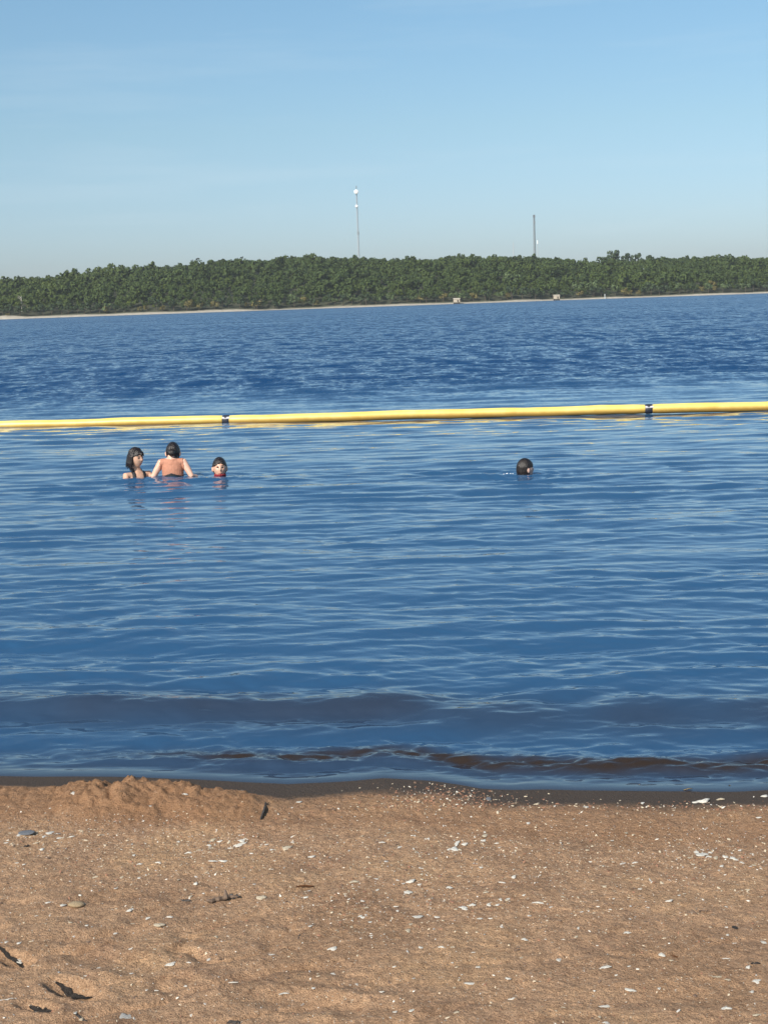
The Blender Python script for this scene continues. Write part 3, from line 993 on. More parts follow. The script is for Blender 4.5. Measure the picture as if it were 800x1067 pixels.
def hand_parts(wrist, dirv, palm_n, s=1.0, side=1, curl=0.25):
    """Palm, four unequal curled fingers and a side thumb, as lofts in body space."""
    d = Vector(dirv).normalized(); n_ = Vector(palm_n); n_ = (n_ - d * n_.dot(d)).normalized(); x = d.cross(n_) * side
    w_ = Vector(wrist); out = []
    out.append(loft([w_, w_ + d * .03 * s, w_ + d * .07 * s], [(.018 * s, .013 * s), (.032 * s, .013 * s), (.034 * s, .012 * s)], 12, True, x))
    for k, L in enumerate((.055, .066, .062, .048)):
        b0 = w_ + d * .068 * s + x * (k - 1.5) * -.019 * s
        dd = (d + x * (1.5 - k) * .10).normalized(); pts_ = [b0 - d * .02 * s]; a = 0; p = b0
        pts_.append(p)
        for q in (.45, .32, .23):
            a += curl; v = dd * math.cos(a) + n_ * math.sin(a); p = p + v * L * q * s; pts_.append(p)
        out.append(loft(pts_, [.0085 * s, .0085 * s, .008 * s, .0075 * s, .0065 * s], 8))
    t0 = w_ + d * .018 * s + x * .022 * s
    out.append(loft([t0, t0 + (d * .4 + x * .9).normalized() * .028 * s, t0 + (d * .9 + x * .75).normalized() * .052 * s], [.011 * s, .0095 * s, .0075 * s], 8))
    return out


def copy_shell(body, pred, off, name):
    """Clothing: the faces of the body that pred picks, lifted off the skin and closed."""
    bm = bmesh.new(); bm.from_mesh(body)
    bm.normal_update()
    dele = [f for f in bm.faces if not pred(f.calc_center_median())]
    bmesh.ops.delete(bm, geom=dele, context='FACES')
    bm.normal_update()
    for v in bm.verts: v.co = v.co + v.normal * off
    bmesh.ops.solidify(bm, geom=bm.faces[:], thickness=off * .8)
    me = bpy.data.meshes.new(name); bm.to_mesh(me); bm.free()
    for p in me.polygons: p.use_smooth = True
    return me


def person(loc, yaw, label, head_loc, head_yaw, head_pitch, sh_z, sh_w, arms, hair='cap', skin=(.55, .33, .24), scale=1.0, cloth=(), head_roll=0, hands=True):
    """loc: waterline point; body space has +Y as the facing direction. sh_z: shoulder height over the water; arms: two joint lists (shoulder, elbow, wrist)."""
    s = scale
    near_ = (np.abs(WX - loc[0]) < .35) & (np.abs(WY - loc[1]) < .35)
    loc = Vector((loc[0], loc[1], float(h_lake[near_].mean())))   # afloat on the water as it stands there
    root = empty('person', loc, yaw)
    tag(root, label, 'person')
    HM = Matrix.Translation(head_loc) @ Matrix.Rotation(head_yaw, 4, 'Z') @ Matrix.Rotation(head_pitch, 4, 'X') @ Matrix.Rotation(head_roll, 4, 'Y')
    hip = sh_z - .40 * s
    parts = [loft([(0, 0, hip - .06 * s), (0, 0, hip), (0, .004, hip + .14 * s), (0, .008, sh_z - .10 * s), (0, 0, sh_z - .015 * s), (0, -.006, sh_z + .025 * s)],
                  [(.125 * s, .085 * s), (.130 * s, .09 * s), (.108 * s, .076 * s), (sh_w * .92, .088 * s), (sh_w * .86, .064 * s), (.055 * s, .048 * s)], 24, True, (1, 0, 0))]
    hb = HM @ Vector((0, -.012, -.055))
    parts.append(loft([(0, -.010, sh_z - .04 * s), (0, -.008, sh_z + .03 * s), tuple(hb)], [.062 * s, .047 * s, .046 * s], 16))
    parts.append(xform(head_part(s), HM))
    for sx_ in (-1, 1): parts.append(xform(ellipsoid((sx_ * .076 * s, -.008 * s, -.012 * s), (.013 * s, .022 * s, .032 * s), 8), HM))
    for sx_, (j0, j1, j2) in zip((-1, 1), arms):
        parts.append(loft([(sx_ * sh_w * .45, 0, sh_z - .03 * s), j0, tuple(Vector(j0).lerp(Vector(j1), .5)), j1, tuple(Vector(j1).lerp(Vector(j2), .35)), j2],
                          [.048 * s, .043 * s, .037 * s, .030 * s, .031 * s, .021 * s], 14))
        dv = Vector(j2) - Vector(j1)
        parts += hand_parts(j2, dv, (0, .2, -1), s, sx_)
        # legs below the water
        k0 = (sx_ * .07 * s, 0, hip - .02 * s); k1 = (sx_ * .10 * s, .14 * s, hip - .34 * s); k2 = (sx_ * .10 * s, -.06 * s, hip - .66 * s)
        parts.append(loft([k0, k1, k2], [.075 * s, .052 * s, .033 * s], 14))
        parts.append(loft([k2, (k2[0], k2[1] + .08 * s, k2[2] - .035 * s), (k2[0], k2[1] + .16 * s, k2[2] - .045 * s)], [.034 * s, (.034 * s, .024 * s), (.034 * s, .016 * s)], 10))
    body = voxel(parts, 'body', .0058, 3)
    for m_ in (skin_mat('skin', skin), eye_dark, lip_m): body.materials.append(m_)
    IM = HM.inverted()
    for p in body.polygons:
        q = IM @ p.center / s
        ux, uz = q.x / HR[0], q.z / HR[2]
        if q.y > .03:
            if (abs(abs(ux) - .36) / .17) ** 2 + ((uz - .05) / .075) ** 2 < 1: p.material_index = 1
            elif (abs(abs(ux) - .36) / .24) ** 2 + ((uz - .235) / .035) ** 2 < 1: p.material_index = 1
            elif (ux / .27) ** 2 + ((uz + .55) / .075) ** 2 < 1: p.material_index = 2
    link_mesh('body', body, root)
    # hair
    hp = []
    cap = head_part(s, 56, 40, .10, rough=.018, seed=len(label))
    V_, F_ = cap
    keep = []
    for f in F_:
        c_ = sum((Vector(V_[i]) for i in f), Vector()) / 4
        ux, uy, uz = c_.x / (HR[0] * s), c_.y / (HR[1] * s), c_.z / (HR[2] * s)
        line = .52 - .35 * abs(ux) if uy > .15 else -9
        if uy > .12 and uz < line and abs(ux) < 1.2: continue
        if uz < (-.72 if hair != 'tied' else -.55): continue
        keep.append(f)
    cm = bpy.data.meshes.new('cap_tmp'); cm.from_pydata(V_, [], keep); cm.update()
    bm = bmesh.new(); bm.from_mesh(cm); bpy.data.meshes.remove(cm)
    bmesh.ops.delete(bm, geom=[v for v in bm.verts if not v.link_faces], context='VERTS')
    bmesh.ops.recalc_face_normals(bm, faces=bm.faces)
    bmesh.ops.solidify(bm, geom=bm.faces[:], thickness=.016 * s)
    bm.verts.index_update()
    hp.append(xform(([tuple(v.co) for v in bm.verts], [tuple(v.index for v in f.verts) for f in bm.faces]), HM)); bm.free()
    rr = random.Random(len(label))
    if hair == 'long':
        for k in range(26):
            a = R(190 + 185 * k / 25); ca, sa = math.cos(a), math.sin(a)
            p0 = HM @ Vector((ca * HR[0] * 1.02 * s, sa * HR[1] * 1.0 * s, .02 * s))
            p1 = HM @ Vector((ca * HR[0] * 1.16 * s, sa * HR[1] * 1.08 * s - .005, -.06 * s))
            p2 = HM @ Vector((ca * HR[0] * (1.05 + rr.uniform(-.15, .3)) * s, sa * HR[1] * (1.0 + rr.uniform(-.1, .25)) * s - .008, (-.060 - rr.uniform(0, .125)) * s))
            hp.append(loft([p0, p1, p2], [rr.uniform(.010, .018) * s, rr.uniform(.010, .019) * s, .005 * s], 8))
        for k in range(16):
            a = rr.uniform(0, 6.28); e = rr.uniform(.25, 1.2)
            q0 = Vector((math.cos(a) * math.cos(e) * HR[0] * 1.10, math.sin(a) * math.cos(e) * HR[1] * 1.08, math.sin(e) * HR[2] * 1.06)) * s
            q1 = q0 + Vector((math.cos(a) * .03, math.sin(a) * .02 - .005, -.035)) * s
            hp.append(loft([HM @ q0, HM @ q0.lerp(q1, .5) + Vector((0, 0, .004)), HM @ q1], [.012 * s, .012 * s, .005 * s], 8))
    if hair == 'tied':
        hp.append(xform(ellipsoid((0, -.108 * s, -.022 * s), (.040 * s, .032 * s, .040 * s), 10), HM))
        hp.append(loft([HM @ Vector((-.045 * s, -.055 * s, -.055 * s)), HM @ Vector((0, -.070 * s, -.075 * s)), HM @ Vector((.045 * s, -.055 * s, -.055 * s))], [.016 * s, .020 * s, .016 * s], 10))
    if hair == 'wet':
        for k in range(20):
            a = R(100 + 160 * k / 19); ca, sa = math.sin(a), math.cos(a)
            q_ = [HM @ Vector((ca * HR[0] * k_ * s, sa * HR[1] * k_ * s, z_ * s)) for k_, z_ in ((.78, .070), (.965, .030), (.985, -.020), (.90, -.070), (.66, -.130 - rr.uniform(0, .04)))]
            hp.append(loft(q_, [.010 * s, .0125 * s, .014 * s, .013 * s, .006 * s], 8))
    hm = voxel(hp, 'hair', .0055, 2 if hair != 'wet' else 5)
    link_mesh('hair', hm, root, hair_m)
    for nm, pred, off, mm in cloth:
        link_mesh(nm, copy_shell(body, pred, off, nm), root, mm)
    return root


def facing(deg):
    """Yaw that turns +Y to deg: 0 faces the beach, positive turns to the right of the picture."""
    return R(180 + deg)


# 1 - left: dark shoulder-length hair, black straps, looking to the right
p = on_level(143.5, 498)
sl_ = (p - CAM_LOC).length; MPP = sl_ / F_PX
by_ = facing(35)
S1 = 0.98
person(p, by_, 'person with long dark hair and black shoulder straps looking right, leftmost swimmer', (0.012, .012, .228), R(16), R(-4), .055, .125,
       [((-.135, .0, .032), (-.20, .10, -.08), (-.13, .26, -.10)), ((.135, .0, .032), (.19, .10, -.09), (.13, .27, -.09))], 'long', (.60, .36, .25), S1,
       [('swimsuit', lambda c_: c_.z < .115 and c_.z > -.45 and abs(c_.x) < .118 and (c_.z < .005 - .2 * abs(c_.x) or abs(abs(c_.x) - .062) < .018), .005, black_cloth)])
# 2 - middle: back to the beach, tied dark hair, arms spread
p = on_level(180.5, 496.5)
person(p, facing(180 - 4), 'person with tied dark hair and brown back to the beach, both arms spread', (.004, .050, .262), R(4), R(-16), .190, .128,
       [((-.128, .0, .160), (-.215, -.03, .005), (-.30, .12, -.05)), ((.128, .0, .160), (.212, -.03, .010), (.30, .12, -.05))], 'tied', (.72, .44, .33), 1.0,
       [('swim_top', lambda c_: c_.z > .045 - .35 * abs(c_.x) and c_.z < .200 and abs(c_.x) < .134 - .15 * max(0, c_.z - .13), .005, rust_cloth),
        ('swim_shorts', lambda c_: c_.z <= .050 - .35 * abs(c_.x) and c_.z > -.34 and abs(c_.x) < .15, .006, black_cloth)])
# 3 - right of the pair: head above the water, facing the beach, red collar
p = on_level(229.5, 496.5)
person(p, facing(6), 'person immersed to the chin facing the beach, with a red collar', (0, .01, .098), R(4), R(4), -.030, .115,
       [((-.135, .0, -.065), (-.26, .05, -.11), (-.34, .16, -.10)), ((.135, .0, -.065), (.26, .05, -.11), (.34, .16, -.10))], 'cap', (.66, .39, .28), 1.0,
       [('swim_vest', lambda c_: c_.z < .036 and c_.z > -.34 and abs(c_.x) < .16 and (c_.z < -.03 or (c_.x ** 2 + (c_.y + .01) ** 2) > .0015), .016, red_cloth)])
# 4 - alone on the right: back of a wet dark head, face turned right
p = on_level(545.5, 494)
person(p, facing(122), 'lone swimmer on the right, back of a wet dark head, face turned right', (0, .02, .066), R(-6), R(2), -.085, .12,
       [((-.135, .0, -.07), (-.22, -.10, -.15), (-.20, -.24, -.11)), ((.135, .0, -.07), (.25, .10, -.12), (.30, .24, -.14))], 'wet', (.66, .42, .33), .95,
       [('swimsuit', lambda c_: c_.z < -.06 and c_.z > -.5 and abs(c_.x) < .125, .005, black_cloth)])

# the little splash that the lone swimmer kicks up
p = on_level(527.5, 492.5)
sp_ = []
rr = random.Random(4)
near_ = (np.abs(WX - p.x) < .1) & (np.abs(WY - p.y) < .15)
wz = float(h_lake[near_].mean())
for k in range(12):
    r_ = rr.uniform(.003, .009)
    sp_.append(ellipsoid((rr.gauss(0, .024), rr.gauss(0, .05), abs(rr.gauss(0, .006))), (r_ * rr.uniform(1, 2), r_, r_ * .7), 5))
foam_m = simple('white_foam', (0.80, 0.81, 0.82), 0.5, 0.05, 60)
o = link_mesh('splash', mesh_from(sp_, 'splash'), None, foam_m); o.location = (p.x, p.y, wz)
tag(o, 'small white splash on the water just left of the lone swimmer', 'splash', kind='stuff')

# ------------------------------------------------------------------ shells, stones, twigs on the sand
shell_white = simple('white_shell', (0.76, 0.71, 0.62), 0.5, 0.10, 60, .002)
shell_cream = simple('cream_shell', (0.60, 0.50, 0.36), 0.55, 0.16, 60, .002)
shell_grey = simple('grey_shell', (0.46, 0.43, 0.39), 0.55, 0.16, 60, .002)
stone_tan = simple('tan_stone', (0.50, 0.37, 0.22), 0.8, 0.18, 70, .003)
stone_grey = simple('slate_stone', (0.16, 0.17, 0.19), 0.7, 0.2, 70, .003)
dark_scrap = simple('dark_bark_scrap', (0.045, 0.038, 0.034), 0.85, 0.7, 45, .006)
drift = simple('driftwood', (0.17, 0.115, 0.08), 0.85, 0.35, 40, .004)
leaf_brown = simple('dry_leaf', (0.30, 0.13, 0.05), 0.7, 0.25, 50, .002)
leaf_straw = simple('straw_leaf', (0.55, 0.38, 0.16), 0.7, 0.2, 50, .002)


def shell_mesh(name, seed, n=18, rings=5, dome=.32, thick=.10, irr=.22):
    """A broken valve: a thin irregular curved cap (unit size about 1)."""
    r = random.Random(seed)
    ph = [r.uniform(0, 6.28) for _ in range(4)]
    rad = [0.5 * (1 + irr * (math.sin(2 * a + ph[0]) * .5 + math.sin(3 * a + ph[1]) * .45 + math.sin(5 * a + ph[2]) * .3) + r.uniform(-.10, .10)) for a in [6.283 * k / n for k in range(n)]]
    bm = bmesh.new()
    topv = [bm.verts.new((0, 0, dome))]; lay = []
    for j in range(1, rings + 1):
        t = j / rings
        lay.append([bm.verts.new((math.cos(6.283 * k / n) * rad[k] * t, math.sin(6.283 * k / n) * rad[k] * t * .8, dome * (1 - t ** 2) + .02 * math.sin(k * 2.1 + j) * t)) for k in range(n)])
    bot = [bm.verts.new((v.co.x * .97, v.co.y * .97, v.co.z - thick)) for v in lay[-1]]
    bc = bm.verts.new((0, 0, dome - thick * 1.3))
    for k in range(n):
        k2 = (k + 1) % n
        bm.faces.new((topv[0], lay[0][k], lay[0][k2]))
        for a, c_ in zip(lay, lay[1:]): bm.faces.new((a[k], c_[k], c_[k2], a[k2]))
        bm.faces.new((lay[-1][k], bot[k], bot[k2], lay[-1][k2])); bm.faces.new((bot[k], bc, bot[k2]))
    bmesh.ops.recalc_face_normals(bm, faces=bm.faces)
    me = bpy.data.meshes.new(name); bm.to_mesh(me); bm.free()
    for p in me.polygons: p.use_smooth = True
    return me


def stone_mesh(name, seed, sub=3, amp=.16, flat=.5):
    from mathutils import noise as mn
    bm = bmesh.new(); bmesh.ops.create_icosphere(bm, subdivisions=sub, radius=.5)
    off = Vector((seed * 3.1, seed * 1.7, 0))
    for v in bm.verts:
        v.co *= 1 + amp * mn.noise(v.co * 2.2 + off) + amp * .5 * mn.noise(v.co * 5 + off)
        v.co.z *= flat
    me = bpy.data.meshes.new(name); bm.to_mesh(me); bm.free()
    for p in me.polygons: p.use_smooth = True
    return me


def leaf_mesh(name, seed):
    r = random.Random(seed); bm = bmesh.new(); rowsv = []
    for i in range(9):
        t = i / 8; wv = .22 * math.sin(math.pi * min(1, t * 1.02)) ** .7
        rowsv.append([bm.verts.new((t - .5, s_ * wv, .10 * math.sin(t * 3 + seed) + .10 * s_ * s_ + r.uniform(-.01, .01))) for s_ in (-1, -.4, 0, .4, 1)])
    for a, c_ in zip(rowsv, rowsv[1:]):
        for k in range(4): bm.faces.new((a[k], a[k + 1], c_[k + 1], c_[k]))
    bmesh.ops.solidify(bm, geom=bm.faces[:], thickness=.03)
    me = bpy.data.meshes.new(name); bm.to_mesh(me); bm.free()
    for p in me.polygons: p.use_smooth = True
    return me


SH = [shell_mesh('shell', k, n=13, dome=random.uniform(.06, .20), thick=.06, irr=random.uniform(.35, .75)) for k in range(7)]
STN = [stone_mesh('stone', k) for k in range(4)]
_cache = {}


def variant(base, m_):
    key = (base.name, m_.name)
    if key not in _cache:
        c_ = base.copy(); c_.materials.clear(); c_.materials.append(m_); _cache[key] = c_
    return _cache[key]


GROUP_SHELL = 'shell fragments scattered on the sand'


def lay(name, base, m_, px, py, wpx, hpx, label, cat, group=None, sink=.35, rot=None, tilt=.15, zs=1.0):
    p = on_sand(px, py)
    v = p - CAM_LOC; sl = v.length; sin_d = -v.z / sl
    wd = wpx * sl / F_PX; dp = hpx * sl / F_PX / (sin_d * 1.0 + .35)
    o = link_mesh(name, variant(base, m_))
    hgt = min(wd, dp) * (.9 if name != 'shell' else .75) * zs
    o.scale = (wd, dp * 1.15, hgt)
    o.location = (p.x, p.y, p.z + hgt * .10)
    o.rotation_euler = (random.uniform(-tilt, tilt), random.uniform(-tilt, tilt), R(ROLL) + (random.uniform(-.4, .4) if rot is None else rot))
    tag(o, label, cat, group)
    return o


W, C, G = shell_white, shell_cream, shell_grey
# told apart in the photograph: (x, y, width, height, material, label)
OWN = [
    (631, 1049, 11, 6, W, 'largest bright white shell, lying alone low on the right of the sand'),
    (656, 1032, 10, 6, W, 'bright white shell just above and right of the largest white shell'),
    (689, 994.5, 7, 8, W, 'upright oval white shell beside a brown leaf scrap on the right sand'),
    (756, 1051, 8, 7, W, 'white shell near the lower right corner of the sand'),
    (788, 1023, 9, 6, W, 'white shell close to the right edge of the picture, above the corner'),
    (796, 982, 8, 7, W, 'white shell cut by the right edge of the picture'),
    (630, 1008, 14, 3, W, 'long thin bent white shell sliver on the right sand'),
    (748, 1018, 10, 3, C, 'curved cream shell sliver left of the white shells at the right edge'),
    (166, 964.5, 10, 7, C, 'large cream shell left of the driftwood stick'),
    (135, 949, 7, 5, W, 'small white shell between the tan stone and the driftwood stick'),
    (176, 956, 7, 5, W, 'white shell just above the large cream shell'),
    (178, 1005, 12, 5, W, 'oblong white shell in the lower left sand with a dark shadow at its right end'),
    (38, 1056, 7, 7, W, 'white shell beside the black scrap in the lower left corner'),
    (20, 1002, 12, 5, W, 'white shell pair under the dark streak at the left edge'),
    (7, 1042, 11, 3, W, 'thin white shell sliver at the left edge of the picture'),
    (131, 1061, 11, 14, G, 'greyish translucent oval shell at the bottom edge of the picture'),
    (346.5, 989, 11, 5, W, 'flat white shell alone in the middle of the sand'),
    (296, 1034, 8, 4, W, 'white shell left of the middle near the bottom of the sand'),
    (489, 1025, 13, 3.5, W, 'long thin white shell right of the middle near the bottom of the sand'),
    (435, 955.5, 11, 5, W, 'long white shell below the white rectangular shell piece'),
    (483, 946.5, 10, 5, W, 'broad white shell right of the long white shell in mid sand'),
    (428, 919.5, 8, 6, W, 'white rectangular shell piece in the middle of the sand'),
    (425, 930, 8, 8, W, 'round white shell right under the white rectangular shell piece'),
    (437, 922, 7, 4, W, 'small white shell touching the right of the rectangular shell piece'),
    (561, 941, 8, 5, W, 'white shell right of centre in mid sand, alone'),
    (582, 1000.5, 6, 6, W, 'roundish white shell right of centre in the lower sand'),
    (248, 881, 15, 6, W, 'bright flat white shell, biggest of the cluster below the sand mound'),
    (252, 878, 9, 4, W, 'white shell lying against the bright flat shell below the sand mound'),
    (233, 899, 7, 4.5, W, 'white shell under the bright cluster below the sand mound'),
    (222, 899, 9, 3.5, W, 'long white shell left in the pair under the bright cluster'),
    (299, 884, 9, 8, C, 'round cream shell right of the bright cluster below the mound'),
    (369, 919, 7, 7, C, 'rough cream shell lump in the middle of the sand'),
    (20, 871, 7, 6, W, 'white shell lying on the grey slate stone at the left edge'),
    (52, 868, 8, 7, W, 'white shell right of the grey slate stone'),
    (77, 827, 5, 5, W, 'white shell stuck high on the left side of the sand mound'),
    (732, 835.5, 11, 7, W, 'big white shell at the edge of the wet sand on the right'),
    (724, 836.5, 6, 4, W, 'small white shell touching the left of the big shell by the wet sand'),
    (796, 830, 8, 5, W, 'white shell on the wet sand at the right edge of the picture'),
    (750, 833, 6, 5, C, 'cream shell right of the big shell by the wet sand'),
    (610, 841, 8, 4, W, 'white shell at the edge of the wet sand right of centre'),
    (730, 891, 12, 8, W, 'brightest white shell in the shell patch on the right'),
    (764, 895, 7, 6, W, 'white shell at the right side of the shell patch on the right'),
    (697, 939, 6, 4, W, 'small bluish white shell in the right half of the sand'),
    (272, 936, 9, 7, C, 'cream shell right of the driftwood stick'),
    (474, 886, 9, 10, W, 'tallest white shell in the shell patch right of centre'),
    (241, 1024, 11, 3, W, 'thin white splinter of shell left of centre near the bottom'),
]
used = []
for px, py, a, c_, m_, lb in OWN:
    lay('shell', SH[(len(used) * 3 + 1) % 7], m_, px, py, a, c_, lb, 'shell')
    used.append((px, py))
LESS = [(66, 944.5, 6, 5), (50, 941, 5, 4), (154, 957, 4, 4), (139, 963, 4, 4), (162, 1032, 6, 3), (194, 1028, 4, 4), (79, 1057, 4, 4), (85, 1062, 5, 4), (137, 989, 4, 4), (137, 1014.5, 4, 3),
        (103, 1009.5, 5, 4), (162, 989, 4, 3), (199, 1057, 5, 4), (7, 982, 4, 3), (20, 983, 5, 4), (235, 953, 4, 4), (283, 995, 6, 3), (347, 1015, 4, 5), (378, 956, 6, 4), (382, 945, 5, 4), (375, 955, 4, 4),
        (218, 997, 4, 6), (325, 894, 6, 4), (246, 903, 4, 4), (398, 878, 5, 4), (252, 824, 3, 3), (218, 881, 5, 3), (222, 876, 6, 4), (204, 921, 5, 4), (312, 836, 5, 4), (62, 873, 5, 4), (100, 914, 5, 4),
        (25, 901, 3, 3), (193, 823, 6, 3), (416, 883, 6, 4), (505, 871, 6, 6), (504, 876, 5, 6), (550, 858, 4, 4), (524, 920, 7, 3), (506, 930, 5, 3.5), (468, 926, 6, 4), (501, 904, 5, 3), (535, 914, 5, 5), (559, 838, 5, 3),
        (529, 937, 4, 4), (492, 943, 5, 5), (455, 956, 5, 4), (425, 970, 6, 5), (509, 943, 5, 5), (518, 944, 5, 4), (500, 957, 5, 3), (528, 938, 5, 3), (460, 987, 5, 4), (438, 987.5, 4, 4), (546, 979, 6, 5), (543, 998, 4, 4),
        (498, 1008, 6, 3), (533, 1041, 6, 3), (428, 1053, 6, 4), (476, 1055, 5, 4), (529, 1020, 5, 4), (653, 972, 7, 4), (779, 1008, 5, 4), (758, 1021, 8, 3), (606, 950, 5, 4), (655, 1006, 4, 3), (756, 999, 6, 3),
        (787, 1058, 6, 4), (631, 1066, 7, 4), (669, 837, 4, 4), (725, 888, 6, 5), (629, 924, 5, 4), (648, 900, 6, 3.5), (661, 899, 5, 3), (790, 853, 5, 3), (652, 868, 4, 4), (476, 879, 5, 8), (468, 886, 5, 6), (484, 880, 5, 5), (745, 894, 5, 5),
        (738, 893, 5, 5), (755, 893, 5, 5), (772, 898, 5, 4), (718, 894, 5, 3), (770, 886, 4, 4), (229, 877, 5, 3), (240, 884, 6, 3), (207, 886, 4, 3), (75, 872, 5, 3), (46, 872, 4, 4)]
for i, (px, py, a, c_) in enumerate(LESS):
    cream = i % 4 == 3
    lay('shell', SH[i % 7], C if cream else W, px, py, a, c_, 'small cream shell fragment on the brown sand among many alike' if cream else 'small white shell fragment on the brown sand among many alike', 'shell', GROUP_SHELL)
    used.append((px, py))
CLUST = [(480, 880, 30, 8), (735, 892, 36, 8), (240, 880, 24, 6), (60, 872, 30, 6), (440, 925, 34, 16), (370, 945, 22, 10), (690, 915, 60, 20), (120, 900, 60, 16), (520, 935, 40, 10)]
for i in range(150):
    for _ in range(40):
        if random.random() < .38:
            cx, cy, sx_, sy_ = random.choice(CLUST); px, py = random.gauss(cx, sx_), random.gauss(cy, sy_)
        else:
            px, py = random.uniform(4, 796), 868 + 195 * random.random() ** 1.3
        if 4 < px < 796 and 864 < py < 1063 and all((px - q[0]) ** 2 + ((py - q[1]) * 1.6) ** 2 > 30 for q in used): break
    used.append((px, py))
    cream = random.random() < .45
    a = random.uniform(2.6, 4.6)
    lay('shell', SH[i % 7], C if cream else W, px, py, a, a * random.uniform(.55, .9), 'small cream shell fragment on the brown sand among many alike' if cream else 'small white shell fragment on the brown sand among many alike', 'shell', GROUP_SHELL)

lay('stone', STN[0], stone_tan, 80, 943.5, 16, 9, 'tan stone in the left part of the sand beside a white shell', 'stone')
lay('stone', STN[1], stone_grey, 28, 868, 19, 6, 'flat grey slate stone at the left edge below the sand mound', 'stone', zs=.6)
lay('stone', STN[2], dark_scrap, 765, 967, 5, 5, 'small dark round pebble on the right sand', 'stone')
lay('stone', STN[3], stone_grey, 509, 833, 6, 4, 'small bluish pebble at the wet end of the gravel heap', 'stone')


def stick(px0, py0, px1, py1, r_, m_, label, name='twig', lift=.5, kink=.02, stub=None):
    a = on_sand(px0, py0); b_ = on_sand(px1, py1)
    o = empty(name, (a + b_) / 2) if stub else None
    base_ = o.location if o else Vector((a + b_) / 2)
    L = (b_ - a).length; pts_ = []; rad = []
    for i in range(9):
        t = i / 8
        p = a.lerp(b_, t); p = Vector((p.x, p.y, float(sand_z(p.x, p.y, False)) + r_ * lift))
        p += Vector((0, kink * L * math.sin(t * 9), .3 * kink * L * math.sin(t * 5)))
        p += Vector((0, random.gauss(0, .35) * r_, random.gauss(0, .2) * r_))
        jr = random.uniform(.65, 1.2)
        pts_.append(p - base_); rad.append((r_ * jr * (.35 + .6 * math.sin(math.pi * (t * .8 + .1))), r_ * jr * .55))
    me = mesh_from([loft(pts_, rad, 6)], name)
    for f_ in me.polygons: f_.use_smooth = False
    if o:
        tag(o, label, 'twig'); link_mesh('shaft', me, o, m_)
        p0, p1 = pts_[5], pts_[5] + Vector((-L * .05, L * .28, r_ * 1.2))
        link_mesh('stub', mesh_from([loft([p0, p0.lerp(p1, .5), p1], [r_ * .8, r_ * .7, r_ * .4], 8)], 'stub'), o, m_)
        return o
    q = link_mesh(name, me, None, m_); q.location = base_
    return tag(q, label, 'twig')


def scrap(px0, py0, px1, py1, half, m_, label):
    """A torn flat strip of bark lying on the sand, one edge curled up."""
    a = on_sand(px0, py0); b_ = on_sand(px1, py1); d = (b_ - a); L = d.length; d.z = 0; d.normalize(); n_ = Vector((-d.y, d.x, 0))
    base_ = (a + b_) / 2; bm = bmesh.new(); rows_ = []
    for i in range(15):
        t = i / 14; c_ = a.lerp(b_, t); wv = half * (math.sin(math.pi * min(.97, t * .9 + .06)) ** .6)
        l_, r__ = wv * random.uniform(.55, 1.25), wv * random.uniform(.5, 1.1)
        r_ = []
        for k, s_ in enumerate((-r__, -r__ * .4, 0, l_ * .5, l_)):
            p = c_ + n_ * s_
            r_.append(bm.verts.new(Vector((p.x, p.y, float(sand_z(p.x, p.y, False)) + .003 + .30 * max(0, s_) + random.uniform(0, .002))) - base_))
        rows_.append(r_)
    for q0, q1 in zip(rows_, rows_[1:]):
        for k in range(4): bm.faces.new((q0[k], q1[k], q1[k + 1], q0[k + 1]))
    bmesh.ops.solidify(bm, geom=bm.faces[:], thickness=.003)
    o = bm_obj('bark_scrap', bm, None, m_); o.location = base_
    return tag(o, label, 'bark')


stick(217, 942.5, 247, 936, .0085, drift, 'grey brown driftwood stick with a short stub, largest one on the sand', stub=True, lift=.9)
stick(234, 937.5, 249, 936.5, .006, dark_scrap, 'short black piece lying at the right of the driftwood stick', lift=.7)  # separate dark piece over the right end of the stick
stick(189, 939, 198, 939, .006, dark_scrap, 'small black scrap left of the driftwood stick')
scrap(58, 1020, 96, 1041, .008, dark_scrap, 'long black scrap in the diagonal hollow in the lower left sand')
scrap(31, 1049, 54, 1055, .008, dark_scrap, 'black scrap with a ragged top in the lower left corner')
scrap(-4, 989, 28, 1000, .005, dark_scrap, 'thin dark twig slanting in from the left edge of the sand')
stick(272, 855, 277, 838, .006, dark_scrap, 'thin dark twig standing in the right end of the sand mound', lift=.8)
stick(233, 1064, 250, 1067, .006, dark_scrap, 'dark twig at the bottom edge of the picture left of centre', lift=.3)
stick(309.5, 981, 312, 974, .003, drift, 'tiny brown twig pointing away from the beach in mid sand')
stick(78, 1057, 90, 1064, .0045, dark_scrap, 'short dark scrap at the bottom left beside two tiny shells', lift=.3)
stick(25, 882, 31, 882, .004, dark_scrap, 'tiny dark twig under the grey slate stone')
stick(782, 1005, 791, 1005, .004, dark_scrap, 'small dark scrap above the white shells at the right edge')
stick(715, 951, 725, 952, .005, drift, 'brown bark scrap in the right half of the sand, left of two')
stick(728, 951, 738, 950, .004, drift, 'brown bark scrap in the right half of the sand, right of two')
lay('leaf', leaf_mesh('leaf', 1), leaf_brown, 318, 925, 18, 7, 'orange brown dry leaf in the middle left of the sand', 'leaf', rot=.1)
lay('leaf', leaf_mesh('leaf', 2), leaf_brown, 705, 998, 11, 5, 'brown leaf scrap right of the upright oval shell', 'leaf', rot=-.2)
